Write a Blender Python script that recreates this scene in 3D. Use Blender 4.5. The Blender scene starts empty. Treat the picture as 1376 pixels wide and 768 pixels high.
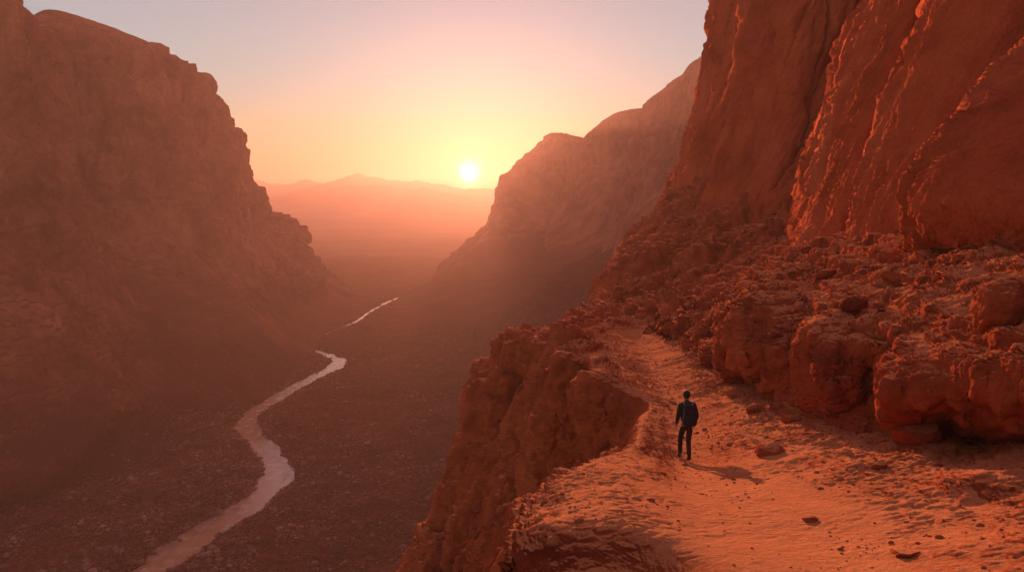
import bpy, math, random
import numpy as np
from mathutils import Vector, Matrix

R = math.radians
SC = bpy.context.scene
COL = SC.collection
rs = np.random.RandomState(11)
random.seed(5)
CAMZ = 80.0
F, CX, CY, PITCH = 1100.0, 688.0, 384.0, R(6.3)
cP, sP = math.cos(PITCH), math.sin(PITCH)
SUN_AZ, SUN_EL = R(-2.2), R(3.8)          # azimuth to the right of +Y, elevation
LOW = False

# ---------------------------------------------------------------- geometry helpers
def P(px, py, Y):
    """point of the place seen at (px, py) of the photograph, Y metres ahead"""
    a, b = (px-CX)/F, (CY-py)/F
    t = Y/(cP+b*sP)
    return (t*a, Y, CAMZ+t*(b*cP-sP))
def W(x, y, z):
    return (x, y, CAMZ+z)
def pix(p):
    """pixel coordinates of points (n,3)"""
    x = p[..., 0]; y = p[..., 1]; z = p[..., 2]-CAMZ
    d = np.maximum(y*cP-z*sP, 1.0); u = y*sP+z*cP
    return np.stack([CX+F*x/d, CY-F*u/d], -1)

PERM = rs.permutation(256).astype(np.int32)
PERM = np.concatenate([PERM, PERM, PERM])
GR = rs.normal(size=(256, 3)).astype(np.float32)
GR /= np.linalg.norm(GR, axis=1)[:, None]
JIT = rs.rand(256, 3).astype(np.float32)

from concurrent.futures import ThreadPoolExecutor
POOL = ThreadPoolExecutor(4)
CH = 16384
def chunked(fn, p):
    p = np.asarray(p, np.float32)
    if len(p) <= CH: return fn(p)
    return np.concatenate(list(POOL.map(fn, [p[i:i+CH] for i in range(0, len(p), CH)])))

def perlin_(p):
    i = np.floor(p).astype(np.int32); f = p-i
    i &= 255
    u = f*f*f*(f*(f*6-15)+10)
    out = None
    vals = []
    for dx in (0, 1):
        a = PERM[i[:, 0]+dx]
        for dy in (0, 1):
            b = PERM[a+i[:, 1]+dy]
            for dz in (0, 1):
                g = GR[PERM[b+i[:, 2]+dz]]
                vals.append(g[:, 0]*(f[:, 0]-dx)+g[:, 1]*(f[:, 1]-dy)+g[:, 2]*(f[:, 2]-dz))
    ux, uy, uz = u[:, 0], u[:, 1], u[:, 2]
    l = lambda a, b, t: a+(b-a)*t
    x0 = l(l(vals[0], vals[1], uz), l(vals[2], vals[3], uz), uy)
    x1 = l(l(vals[4], vals[5], uz), l(vals[6], vals[7], uz), uy)
    return l(x0, x1, ux)*1.5

def fbm(p, size, octv=5, gain=.5, ridged=False, off=0.0):
    p = np.asarray(p, np.float32)/size+off
    def one(p):
        a, s, out = 1.0, 0.0, 0
        for k in range(octv):
            n = perlin_(p)
            if ridged: n = 1-2*np.abs(n)
            out = out+a*n; s += a; a *= gain; p = p*np.float32(2.03)+np.float32(7.31)
        return out/s
    return chunked(one, p)

def worley(p, size, off=0.0):
    r = chunked(worley_, np.asarray(p, np.float32)/size+off)
    return r[:, 0], r[:, 1], None
def worley_(p):
    i = np.floor(p).astype(np.int32); f = p-i
    f1 = np.full(len(p), 9., np.float32); f2 = f1.copy()
    for dx in (-1, 0, 1):
        a = PERM[(i[:, 0]+dx) & 255]
        for dy in (-1, 0, 1):
            b = PERM[a+((i[:, 1]+dy) & 255)]
            for dz in (-1, 0, 1):
                h = PERM[b+((i[:, 2]+dz) & 255)]
                j = JIT[h]
                d = (dx+j[:, 0]-f[:, 0])**2+(dy+j[:, 1]-f[:, 1])**2+(dz+j[:, 2]-f[:, 2])**2
                f2 = np.minimum(f2, np.maximum(f1, d))
                f1 = np.minimum(f1, d)
    return np.stack([np.sqrt(f1), np.sqrt(f2)], 1)

def sstep(a, b, x):
    t = np.clip((x-a)/(b-a), 0, 1)
    return t*t*(3-2*t)

def grid_normals(V):
    du = np.gradient(V, axis=0); dv = np.gradient(V, axis=1)
    n = np.cross(du, dv)
    n /= np.maximum(np.linalg.norm(n, axis=2, keepdims=True), 1e-9)
    return n

def cr_matrix(n, ts):
    """Catmull-Rom weights (len(ts), n)"""
    M = np.zeros((len(ts), n))
    for r, t in enumerate(ts):
        i = min(int(t), n-2); u = t-i
        w = (-.5*u+u*u-.5*u**3, 1-2.5*u*u+1.5*u**3, .5*u+2*u*u-1.5*u**3, -.5*u*u+.5*u**3)
        # a softer tangent keeps the ribs from overshooting
        lin = (0, 1-u, u, 0)
        for k in range(4):
            j = min(max(i-1+k, 0), n-1)
            M[r, j] += .8*w[k]+.2*lin[k]
    return M

def loft(ctrl, step, maxseg=260):
    """ctrl[col][row] -> dense grid with about one vertex per `step` photo pixels"""
    C = np.array(ctrl, float)
    nc, nr = C.shape[:2]
    px = pix(C)
    pc = np.stack([np.clip(px[..., 0], -120, 1470), np.clip(px[..., 1], -110, 850)], -1)
    def params(axis):
        n = C.shape[axis]; ts = [0.0]
        for i in range(n-1):
            a = np.take(px, i, axis); b = np.take(px, i+1, axis)
            inside = lambda q: (q[:, 0] > -150) & (q[:, 0] < 1500) & (q[:, 1] > -150) & (q[:, 1] < 880)
            m = inside(a) | inside(b)
            d = np.linalg.norm(np.take(pc, i, axis)-np.take(pc, i+1, axis), axis=1)
            L = np.sort(d[m])[-2:].mean()+2 if m.any() else 60
            s = step if m.any() else 4*step
            k = int(min(maxseg, max(3, L/s)))
            ts += list(i+(np.arange(k)+1)/k)
        return np.array(ts)
    tu, tv = params(0), params(1)
    Mu, Mv = cr_matrix(nc, tu), cr_matrix(nr, tv)
    V = np.tensordot(np.tensordot(Mu, C, (1, 0)), Mv, (1, 1)).transpose(0, 2, 1).astype(np.float32)
    return V, tu, tv

def mesh_grid(name, V, mat, flip=False, smooth=True):
    nu, nv = V.shape[:2]
    me = bpy.data.meshes.new(name)
    idx = np.arange(nu*nv).reshape(nu, nv)
    q = np.stack([idx[:-1, :-1], idx[1:, :-1], idx[1:, 1:], idx[:-1, 1:]], -1).reshape(-1, 4)
    if flip: q = q[:, ::-1]
    raw_mesh(me, V.reshape(-1, 3), q, smooth)
    o = bpy.data.objects.new(name, me); COL.objects.link(o)
    me.materials.append(mat)
    return o

def raw_mesh(me, V, q, smooth=True):
    k = q.shape[1]
    me.vertices.add(len(V)); me.vertices.foreach_set('co', np.ascontiguousarray(V, np.float32).ravel())
    me.loops.add(len(q)*k); me.loops.foreach_set('vertex_index', np.ascontiguousarray(q, np.int32).ravel())
    me.polygons.add(len(q))
    me.polygons.foreach_set('loop_start', np.arange(0, len(q)*k, k, dtype=np.int32))
    me.polygons.foreach_set('use_smooth', np.full(len(q), smooth))
    me.update(calc_edges=True)

def tag(o, label=None, cat=None, group=None, kind=None):
    if label: o['label'] = label
    if cat: o['category'] = cat
    if group: o['group'] = group
    if kind: o['kind'] = kind
    return o

# ---------------------------------------------------------------- materials
def new_mat(name):
    m = bpy.data.materials.new(name); m.use_nodes = True
    nt = m.node_tree; nt.nodes.clear()
    return m, nt, nt.nodes, nt.links

def rock_mat(name, dark, mid, light, scale=1.0, bump=.5, sand=None, sand_lo=.72, sand_hi=.9, rough=.95, speck=0.0, low=None, bdist=.1, streak=None, tint=.35):
    m, nt, N, L = new_mat(name)
    out = N.new('ShaderNodeOutputMaterial'); b = N.new('ShaderNodeBsdfPrincipled')
    b.inputs['Roughness'].default_value = rough
    b.inputs['Specular IOR Level'].default_value = 0.0
    L.new(b.outputs[0], out.inputs[0])
    geo = N.new('ShaderNodeNewGeometry')
    def noise(sc, det=6, rg=.6, vec=None, dist=0):
        n = N.new('ShaderNodeTexNoise'); n.inputs['Scale'].default_value = sc
        n.inputs['Detail'].default_value = det; n.inputs['Roughness'].default_value = rg
        n.inputs['Distortion'].default_value = dist
        L.new(vec or geo.outputs['Position'], n.inputs['Vector']); return n
    def ramp(src, stops):
        r = N.new('ShaderNodeValToRGB'); L.new(src, r.inputs[0])
        el = r.color_ramp.elements
        for i, (p, c) in enumerate(stops):
            e = el[i] if i < 2 else el.new(p)
            e.position = p; e.color = (*c, 1) if len(c) == 3 else c
        return r
    def mix(fac, a, bb, mode='MIX'):
        x = N.new('ShaderNodeMix'); x.data_type = 'RGBA'; x.blend_type = mode
        if isinstance(fac, float): x.inputs[0].default_value = fac
        else: L.new(fac, x.inputs[0])
        for s, v in ((x.inputs[6], a), (x.inputs[7], bb)):
            if isinstance(v, tuple): s.default_value = (*v, 1)
            else: L.new(v, s)
        return x.outputs[2]
    n1 = noise(.22/scale, 8, .62, dist=.4)
    base = ramp(n1.outputs[0], [(.3, dark), (.5, mid), (.72, light)]).outputs[0]
    # thin strata tints that follow height
    mp = N.new('ShaderNodeMapping'); mp.inputs['Scale'].default_value = streak or (.05, .05, 1.3)
    L.new(geo.outputs['Position'], mp.inputs[0])
    n2 = noise(1.0/scale, 5, .6, mp.outputs[0], .8)
    st = ramp(n2.outputs[0], [(.35, (.72, .70, .70)), (.6, (1.12, 1.1, 1.08))]).outputs[0]
    base = mix(tint, base, st, 'MULTIPLY')
    n3 = noise(9.0/scale, 6, .7)
    fine = ramp(n3.outputs[0], [(.32, (.72, .7, .7)), (.68, (1.18, 1.18, 1.18))]).outputs[0]
    base = mix(.75, base, fine, 'MULTIPLY')
    if sand:
        sx = N.new('ShaderNodeSeparateXYZ'); L.new(geo.outputs['Normal'], sx.inputs[0])
        ad = N.new('ShaderNodeMath'); ad.operation = 'MULTIPLY_ADD'
        L.new(n1.outputs[0], ad.inputs[0]); ad.inputs[1].default_value = .25; 
        L.new(sx.outputs[2], ad.inputs[2])
        mr = N.new('ShaderNodeMapRange'); mr.inputs[1].default_value = sand_lo+.125; mr.inputs[2].default_value = sand_hi+.125
        L.new(ad.outputs[0], mr.inputs[0])
        sc_ = mix(.5, sand, fine, 'MULTIPLY')
        base = mix(mr.outputs[0], base, sc_)
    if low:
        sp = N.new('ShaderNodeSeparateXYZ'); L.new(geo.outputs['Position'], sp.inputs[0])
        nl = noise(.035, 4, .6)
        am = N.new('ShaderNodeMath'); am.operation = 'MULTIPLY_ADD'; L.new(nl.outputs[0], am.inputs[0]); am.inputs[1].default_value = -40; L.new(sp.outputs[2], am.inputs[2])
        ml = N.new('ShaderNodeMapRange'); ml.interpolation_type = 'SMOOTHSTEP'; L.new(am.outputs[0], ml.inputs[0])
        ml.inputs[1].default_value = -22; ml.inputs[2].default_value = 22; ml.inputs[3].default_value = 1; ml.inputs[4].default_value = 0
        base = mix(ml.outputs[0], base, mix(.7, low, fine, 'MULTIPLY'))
    if speck:
        v = N.new('ShaderNodeTexVoronoi'); v.inputs['Scale'].default_value = 3.4/scale
        L.new(geo.outputs['Position'], v.inputs['Vector'])
        s2 = ramp(v.outputs['Color'], [(.2, (1-speck,)*3), (.8, (1+speck*.6,)*3)]).outputs[0]
        base = mix(1.0, base, s2, 'MULTIPLY')
    L.new(base, b.inputs['Base Color'])
    # relief
    nb = noise(3.2/scale, 10, .68, dist=.3)
    nb2 = noise(22/scale, 5, .7)
    vb = N.new('ShaderNodeTexVoronoi'); vb.inputs['Scale'].default_value = 6/scale
    L.new(geo.outputs['Position'], vb.inputs['Vector'])
    a1 = N.new('ShaderNodeMath'); a1.operation = 'MULTIPLY_ADD'; L.new(nb2.outputs[0], a1.inputs[0]); a1.inputs[1].default_value = .3; L.new(nb.outputs[0], a1.inputs[2])
    a2 = N.new('ShaderNodeMath'); a2.operation = 'MULTIPLY_ADD'; L.new(vb.outputs['Distance'], a2.inputs[0]); a2.inputs[1].default_value = -.18; L.new(a1.outputs[0], a2.inputs[2])
    bp = N.new('ShaderNodeBump'); bp.inputs['Strength'].default_value = bump; bp.inputs['Distance'].default_value = bdist*scale
    L.new(a2.outputs[0], bp.inputs['Height']); L.new(bp.outputs[0], b.inputs['Normal'])
    return m

ROCK = ((.15, .027, .015), (.33, .064, .030), (.44, .098, .045))
M = {}
M['near'] = rock_mat('red_sandstone', *ROCK, scale=.5, bump=.9, sand=(.56, .190, .092), sand_lo=.80, sand_hi=.97, bdist=.10)
M['wall'] = rock_mat('wall_sandstone', (.24, .040, .018), (.42, .076, .034), (.50, .115, .052), scale=1.2, bump=.8, bdist=.10, streak=(.9, .9, .06))
M['path'] = rock_mat('path_sand', (.34, .10, .045), (.42, .135, .06), (.46, .165, .078), scale=.35, bump=.8, bdist=.07)
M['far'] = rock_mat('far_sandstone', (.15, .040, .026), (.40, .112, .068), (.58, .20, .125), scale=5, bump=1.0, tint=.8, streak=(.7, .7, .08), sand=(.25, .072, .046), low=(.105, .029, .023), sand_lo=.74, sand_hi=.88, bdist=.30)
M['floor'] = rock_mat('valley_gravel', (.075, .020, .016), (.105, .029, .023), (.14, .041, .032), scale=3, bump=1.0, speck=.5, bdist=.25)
M['plain'] = rock_mat('desert_plain', (.05, .018, .015), (.11, .042, .028), (.20, .085, .055), scale=60, bump=.3, streak=(.1, .6, .05))
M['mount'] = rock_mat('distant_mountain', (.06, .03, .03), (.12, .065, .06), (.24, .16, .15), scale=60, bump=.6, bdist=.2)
M['stone'] = rock_mat('loose_stone', (.20, .055, .030), (.34, .10, .052), (.42, .14, .07), scale=.3, bump=.8, bdist=.08)
M['riverstone'] = rock_mat('river_stone', (.05, .020, .016), (.19, .080, .064), (.38, .21, .18), scale=1.5, bump=.6)

def simple_mat(name, col, rough=.8, noise_sc=20, var=.3, spec=.2, bump=0.0, sheen=0):
    m, nt, N, L = new_mat(name)
    out = N.new('ShaderNodeOutputMaterial'); b = N.new('ShaderNodeBsdfPrincipled')
    L.new(b.outputs[0], out.inputs[0])
    b.inputs['Roughness'].default_value = rough; b.inputs['Specular IOR Level'].default_value = spec
    tc = N.new('ShaderNodeTexCoord')
    n = N.new('ShaderNodeTexNoise'); n.inputs['Scale'].default_value = noise_sc; n.inputs['Detail'].default_value = 5
    L.new(tc.outputs['Object'], n.inputs['Vector'])
    r = N.new('ShaderNodeValToRGB'); L.new(n.outputs[0], r.inputs[0])
    r.color_ramp.elements[0].position = .3; r.color_ramp.elements[1].position = .7
    r.color_ramp.elements[0].color = (*[c*(1-var) for c in col], 1)
    r.color_ramp.elements[1].color = (*[c*(1+var) for c in col], 1)
    L.new(r.outputs[0], b.inputs['Base Color'])
    if bump:
        bp = N.new('ShaderNodeBump'); bp.inputs['Strength'].default_value = bump; bp.inputs['Distance'].default_value = .01
        L.new(n.outputs[0], bp.inputs['Height']); L.new(bp.outputs[0], b.inputs['Normal'])
    return m
M['leaf'] = simple_mat('shrub_leaf', (.026, .020, .012), .8, 3, .4)
M['twig'] = simple_mat('shrub_twig', (.07, .045, .032), .9, 8, .3)
M['jacket'] = simple_mat('dark_jacket', (.022, .017, .017), .8, 14, .5, bump=1.0)
M['pants'] = simple_mat('brown_trousers', (.030, .020, .015), .85, 30, .4, bump=.3)
M['boots'] = simple_mat('boot_leather', (.018, .012, .010), .9, 25, .3, spec=.03)
M['hair'] = simple_mat('black_hair', (.008, .006, .006), .6, 80, .5, bump=.6)
M['skin'] = simple_mat('skin', (.24, .11, .07), .5, 40, .1)
M['pack'] = simple_mat('pack_fabric', (.012, .015, .026), .75, 40, .35, bump=.3)
M['strap'] = simple_mat('pack_webbing', (.20, .17, .15), .7, 60, .2)
M['eye'] = simple_mat('eye', (.03, .02, .015), .2, 10, .1)

# water: thin silty stream that mirrors the sky
m, nt, N, L = new_mat('river_water')
out = N.new('ShaderNodeOutputMaterial'); b = N.new('ShaderNodeBsdfPrincipled'); L.new(b.outputs[0], out.inputs[0])
b.inputs['Base Color'].default_value = (.30, .14, .105, 1); b.inputs['Roughness'].default_value = .2
water_b = b
b.inputs['IOR'].default_value = 1.6; b.inputs['Specular IOR Level'].default_value = .6
geo = N.new('ShaderNodeNewGeometry'); n = N.new('ShaderNodeTexNoise'); n.inputs['Scale'].default_value = .8; n.inputs['Detail'].default_value = 4
L.new(geo.outputs['Position'], n.inputs['Vector'])
bp = N.new('ShaderNodeBump'); bp.inputs['Strength'].default_value = .3; bp.inputs['Distance'].default_value = .06
wn = N.new('ShaderNodeTexNoise'); wn.inputs['Scale'].default_value = .3; wn.inputs['Detail'].default_value = 6; L.new(geo.outputs['Position'], wn.inputs['Vector'])
wr = N.new('ShaderNodeMapRange'); L.new(wn.outputs[0], wr.inputs[0]); wr.inputs[1].default_value = .4; wr.inputs[2].default_value = .6; wr.inputs[3].default_value = .10; wr.inputs[4].default_value = .30
L.new(wr.outputs[0], b.inputs['Roughness'])
L.new(n.outputs[0], bp.inputs['Height']); L.new(bp.outputs[0], b.inputs['Normal'])
M['water'] = m

# ---------------------------------------------------------------- river course
riv = [(110, 850, 66), (165, 800, 62), (200, 768, 58), (240, 738, 52), (285, 708, 48), (330, 682, 44), (362, 655, 42), (375, 632, 38), (362, 608, 34),
       (344, 590, 32), (332, 574, 28), (338, 556, 25), (362, 540, 23), (392, 522, 21), (425, 505, 20), (450, 493, 22),
       (456, 484, 20), (440, 476, 13), (420, 470, 7), (408, 465, 6), (417, 457, 7), (436, 449, 2.5), (458, 440, 2.5), (480, 431, 5), (495, 420, 4.5),
       (518, 407, 5), (535, 400, 4), (556, 391, 2), (600, 372, 2)]
def on_plane(px, py, z=0.0):
    a, b = (px-CX)/F, (CY-py)/F
    dz = b*cP-sP
    t = (z-CAMZ)/dz
    return np.array([t*a, t*(cP+b*sP)])
RC = np.array([on_plane(x, y) for x, y, w in riv])
RW = np.array([w*max(1e-6, RC[i][1])/F*.5*.97 for i, (x, y, w) in enumerate(riv)])
tt = np.linspace(0, len(riv)-1, 900)
Mr = cr_matrix(len(riv), tt)
RCd = Mr@RC; RWd = Mr@RW
# natural bank wobble
wob = fbm(np.stack([RCd[:, 0], RCd[:, 1], np.zeros(900)], 1), 14, 4)
wob2 = fbm(np.stack([RCd[:, 0], RCd[:, 1], np.full(900, 50.)], 1), 9, 4)
RWl = RWd*(1+.65*wob+.35*fbm(np.stack([RCd[:, 0], RCd[:, 1], np.full(900, 90.)], 1), 2.5, 3)); RWr = RWd*(1+.45*wob2)

def river_dist(x, y):
    """signed-ish distance outside the water edge (negative inside)"""
    d = np.full(x.shape, 1e9, np.float32)
    for k in range(0, 900, 2):
        dd = np.hypot(x-RCd[k, 0], y-RCd[k, 1])-(RWl[k] if True else 0)
        d = np.minimum(d, dd)
    return d

# ---------------------------------------------------------------- valley ground
def river_x(y):
    return np.interp(y, RCd[:, 1][::1], RCd[:, 0]) if np.all(np.diff(RCd[:, 1]) > 0) else np.interp(y, np.maximum.accumulate(RCd[:, 1]), RCd[:, 0])

def floor_height(x, y, detail=True):
    xr = river_x(y)
    d = x-xr
    fade = 1-sstep(700, 1050, y)
    right = (np.maximum(d-45, 0)*.10+np.maximum(d-85, 0)**1.2*.16)*fade
    right = np.minimum(right, 60)
    left = (np.maximum(-d-55, 0)*.10+np.maximum(-d-110, 0)*.25)*fade
    left = np.minimum(left, 40)
    p = np.stack([x, y, np.zeros_like(x)], -1).reshape(-1, 3)
    h = right+left
    n = fbm(p, 60, 5).reshape(x.shape)
    rd = river_dist(x, y)
    bank = sstep(0, 30, rd)
    h = h+n*2.2*bank
    h = h+.25+.9*sstep(0, 4, rd)*sstep(-2, 10, rd)
    bars = np.maximum(fbm(p*np.array([1, .6, 1]), 8, 4, off=4.4).reshape(x.shape)-.20, 0)
    h = np.where(rd < 0, -.04-.42*sstep(0, 2.0, -rd)+1.6*bars, h-.25*(1-sstep(0, 1.5, rd)))
    if detail:
        m = sstep(.5, 3, rd)*(1-sstep(800, 1400, y))
        n2 = fbm(p, 9, 6, .6).reshape(x.shape)
        h = h+n2*.06*m
        f1, f2, _ = worley(p, 2.6)
        h = h+((1-f1.reshape(x.shape))**2)*.05*m*sstep(-.1, .3, n)
        f1, f2, _ = worley(p, 1.1, 5)
        h = h+((1-f1.reshape(x.shape))**2)*.12*m
        # dry gullies running down to the river
        g = fbm(np.stack([x/14, y/34, np.zeros_like(x)], -1).reshape(-1, 3), 1, 4, ridged=True, off=3.3).reshape(x.shape)
        h = h-np.maximum(g-.35, 0)*3.0*sstep(20, 70, rd)*(1-sstep(700, 1000, y))
    return h

ys = np.concatenate([np.linspace(60, 150, 40, endpoint=False), np.array([CAMZ/math.tan(PITCH+math.atan((py-CY)/F)) for py in np.arange(820, 392, -.8)])])
ys = ys[np.argsort(ys)]
ys = np.concatenate([ys, np.geomspace(ys[-1]*1.01, 1100, 60)])
sx = np.concatenate([np.linspace(-1.3, -.66, 40, endpoint=False), np.linspace(-.66, .14, 1000, endpoint=False), np.linspace(.14, 1.1, 90)])
Yg, Sg = np.meshgrid(ys, sx, indexing='ij')
Xg = Sg*Yg
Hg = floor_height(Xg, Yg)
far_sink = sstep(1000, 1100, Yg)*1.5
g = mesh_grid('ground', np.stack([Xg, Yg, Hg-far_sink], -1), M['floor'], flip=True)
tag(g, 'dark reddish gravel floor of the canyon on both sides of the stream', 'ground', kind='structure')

# plain out to the horizon
ys2 = np.geomspace(1060, 6500, 260); sx2 = np.linspace(-1.4, 1.4, 420)
Y2, S2 = np.meshgrid(ys2, sx2, indexing='ij'); X2 = S2*Y2
p2 = np.stack([X2, Y2, np.zeros_like(X2)], -1).reshape(-1, 3)
H2 = (fbm(p2*np.array([.35, 1, 1]), 260, 5).reshape(X2.shape)*9-2)*sstep(1060, 1300, Y2)
pl = mesh_grid('plain', np.stack([X2, Y2, H2], -1), M['plain'], flip=True)
tag(pl, 'wide hazy desert plain beyond the canyon mouth', 'plain', kind='structure')

# river surface
nw = 9
tn = np.gradient(RCd, axis=0); tn /= np.linalg.norm(tn, axis=1)[:, None]
nm = np.stack([tn[:, 1], -tn[:, 0]], 1)
Vr = np.zeros((900, nw, 3))
for k in range(nw):
    s = -1+2*k/(nw-1)
    wd = np.where(s < 0, RWl, RWl)*s*1.25
    Vr[:, k, :2] = RCd+nm*wd[:, None]
    Vr[:, k, 2] = 0.0
r = mesh_grid('river', Vr, M['water'], flip=True)
tag(r, 'shallow winding stream shining pale pink along the canyon floor', 'river', kind='structure')

# ---------------------------------------------------------------- rock reliefs
def relief(V, fn, passes=1):
    n = grid_normals(V)
    sh = V.shape
    d = fn(V.reshape(-1, 3), n.reshape(-1, 3)).reshape(sh[0], sh[1], 1)
    return V+n*d

def orient(V):
    """make normals face the camera on average"""
    n = grid_normals(V); c = np.array([0, 0, CAMZ])-V
    return -1 if np.mean(np.sum(n*c, -1)) < 0 else 1

def strat(z, p, size, sharp=3.0):
    """terraced strata profile"""
    w = z/size+.35*fbm(p, size*9, 3)
    fr = w-np.floor(w)
    return (np.clip(fr*sharp, 0, 1)-fr)

def far_fn(big, flute, st, talus_z0, talus_z1, dirn=(0, 0, 1), off=0.0):
    d = np.array(dirn, float); d /= np.linalg.norm(d)
    def fn(p, n):
        rockm = 1-np.abs(n[:, 2])
        steep = sstep(.30, .60, rockm)
        q = p-.82*np.outer(p@d, d)
        w = p+3*np.stack([fbm(p, 40, 3, off=1.), fbm(p, 40, 3, off=2.), fbm(p, 40, 3, off=3.)], 1)
        fl = fbm(q, 16, 6, .55, ridged=True, off=off)
        fl2 = fbm(q, 46, 3, .5, ridged=True, off=off+5)
        bg = fbm(w, 34, 6, .55)
        s = strat(p[:, 2], p, 11)+.5*strat(p[:, 2]+3, p, 4.3)
        f1, f2, _ = worley(w+2.6*fbm(p, 7, 4, off=4.)[:, None], 11, off)
        c1, c2, _ = worley(q+1.5*fbm(p, 9, 3, off=6.)[:, None], 12, off+2)
        crag = np.clip(f2-f1, 0, .5)*.3+(np.clip(c2-c1, 0, .35)-.2)*1.2
        rub = fbm(p, 5, 5, .65)
        tal = (1-steep)
        gul = fbm(p*np.array([.25, 1, .25]), 17, 4, ridged=True, off=off+9)
        pm = sstep(-.1, .35, fbm(p, 30, 3, off=off+3))
        lo = .2+.8*sstep(-2, 24, p[:, 2])
        return lo*(big*bg*(.18+.82*steep)+steep*(flute*((fl-.35)*.9+(fl2-.4)*1.9)+st*s*1.1*pm+crag*3.2*st)+rub*(1.9*steep+.22*tal)+tal*(np.maximum(gul, -.3)*1.6)+tal*pm*s*.8)
    return fn

def make_rock(name, ctrl, step, fns, mat, label, cat='cliff'):
    if mat is M['far']:
        ctrl = [c+[(c[-1][0], c[-1][1]-5, c[-1][2]-18)] for c in ctrl]      # a foot well below the ground
    V, tu, tv = loft(ctrl, step)
    s = orient(V)
    if s < 0: V = V[::-1]
    for fn in fns: V = relief(V, fn)
    o = mesh_grid(name, V, mat)
    tag(o, label, cat, kind='structure')
    print('LOFT', name, V.shape)
    return o

def with_back(cols, dx, dY, dz, first=True):
    out = []
    for c in cols:
        pts = [P(*q) for q in c]
        s = pts[0]
        out.append([(s[0]+dx*1.6, s[1]+dY*1.6, s[2]-dz), (s[0]+dx*.5, s[1]+dY*.5, s[2]-dz*.1)]+pts)
    return out

LC = [
 [(-60, 60, 420), (-50, 120, 412), (-40, 190, 405), (-20, 270, 395), (60, 400, 365), (120, 470, 345), (205, 545, 298)],
 [(45, 32, 430), (70, 100, 422), (80, 170, 415), (90, 250, 405), (165, 365, 382), (235, 465, 340), (300, 545, 300)],
 [(75, 18, 436), (98, 95, 428), (108, 170, 420), (122, 256, 408), (196, 366, 388), (283, 462, 345), (340, 538, 309)],
 [(115, 29, 444), (135, 92, 434), (148, 172, 426), (162, 262, 413), (232, 362, 397), (312, 453, 364), (370, 524, 334)],
 [(160, 42, 455), (180, 110, 445), (190, 190, 436), (205, 280, 422), (275, 365, 415), (350, 440, 388), (405, 500, 370)],
 [(200, 58, 465), (212, 130, 455), (222, 200, 446), (232, 285, 431), (298, 367, 430), (366, 433, 420), (420, 478, 405)],
 [(238, 86, 477), (246, 150, 467), (254, 215, 457), (264, 290, 442), (324, 370, 446), (384, 425, 452), (430, 458, 448)],
 [(266, 104, 488), (272, 165, 478), (276, 225, 468), (284, 295, 455), (345, 370, 462), (400, 416, 485), (443, 446, 482)],
 [(287, 142, 500), (292, 190, 490), (295, 240, 480), (304, 300, 468), (362, 370, 480), (412, 410, 520), (455, 437, 512)],
 [(300, 166, 515), (306, 210, 505), (310, 252, 496), (321, 305, 484), (374, 368, 500), (422, 405, 540), (464, 431, 530)],
 [(314, 200, 530), (320, 234, 520), (325, 267, 512), (338, 310, 500), (387, 365, 520), (432, 400, 560), (472, 426, 545)],
 [(338, 270, 560), (343, 288, 552), (350, 305, 545), (365, 330, 535), (412, 370, 560), (452, 398, 600), (492, 416, 583)],
 [(358, 288, 580), (362, 297, 572), (369, 312, 565), (381, 338, 557), (420, 374, 580), (460, 399, 620), (498, 414, 600)],
 [(380, 291, 600), (382, 305, 592), (388, 320, 585), (398, 345, 580), (430, 378, 600), (470, 400, 635), (507, 413, 610)],
 [(412, 342, 640), (416, 350, 632), (421, 359, 625), (430, 371, 620), (455, 386, 635), (490, 401, 645), (522, 410, 625)],
 [(440, 370, 665), (443, 373, 658), (447, 378, 650), (455, 384, 645), (475, 394, 650), (502, 404, 650), (530, 410, 640)],
 [(478, 393, 690), (480, 395, 685), (483, 397, 680), (488, 400, 675), (500, 404, 670), (520, 409, 665), (540, 413, 660)],
]
TW = [
 [(-250, -110, 300), (-250, -30, 296), (-240, 90, 290), (-220, 270, 280), (-150, 380, 265), (-60, 500, 245), (20, 620, 225)],
 [(-80, -110, 310), (-80, -30, 306), (-75, 110, 300), (-60, 270, 292), (0, 380, 285), (70, 480, 270), (150, 585, 255)],
 [(-10, -60, 325), (0, 30, 320), (5, 130, 315), (10, 275, 305), (60, 375, 305), (130, 470, 295), (210, 560, 285)],
 [(24, 5, 345), (38, 60, 338), (46, 140, 332), (55, 260, 322), (100, 360, 328), (170, 450, 328), (250, 530, 320)],
 [(41, 46, 372), (56, 100, 362), (66, 160, 355), (75, 240, 348), (125, 350, 358), (200, 440, 355), (275, 510, 345)],
 [(60, 75, 425), (75, 120, 425), (88, 175, 422), (100, 250, 412), (160, 360, 395), (225, 445, 372), (300, 510, 352)],
]
PR = [
 [(-260, 250, 255), (-250, 400, 232), (-230, 560, 205), (-210, 690, 180), (-208, 740, 181), (-190, 840, 160)],
 [(-60, 320, 262), (-50, 420, 248), (-45, 540, 222), (-40, 660, 196), (-38, 705, 198), (-20, 770, 185)],
 [(20, 345, 272), (30, 430, 255), (30, 540, 232), (38, 645, 205), (44, 678, 208), (60, 730, 196)],
 [(70, 370, 285), (85, 440, 265), (90, 530, 245), (105, 604, 225), (112, 632, 227), (135, 690, 212)],
 [(110, 395, 300), (125, 460, 280), (140, 510, 262), (158, 545, 250), (168, 574, 251), (195, 640, 240)],
 [(160, 440, 322), (175, 480, 308), (190, 520, 293), (208, 548, 283), (214, 562, 281), (250, 620, 262)],
]
STEP = 2.6 if LOW else 1.4
back = lambda c: with_back(c, -70, 60, 30)
make_rock('cliff', back(LC), STEP, [far_fn(4.0, 7.5, 2.4, 0, 0, (.12, 0, 1))], M['far'],
          'huge pale red canyon cliff on the left sloping down to the plain')
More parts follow.
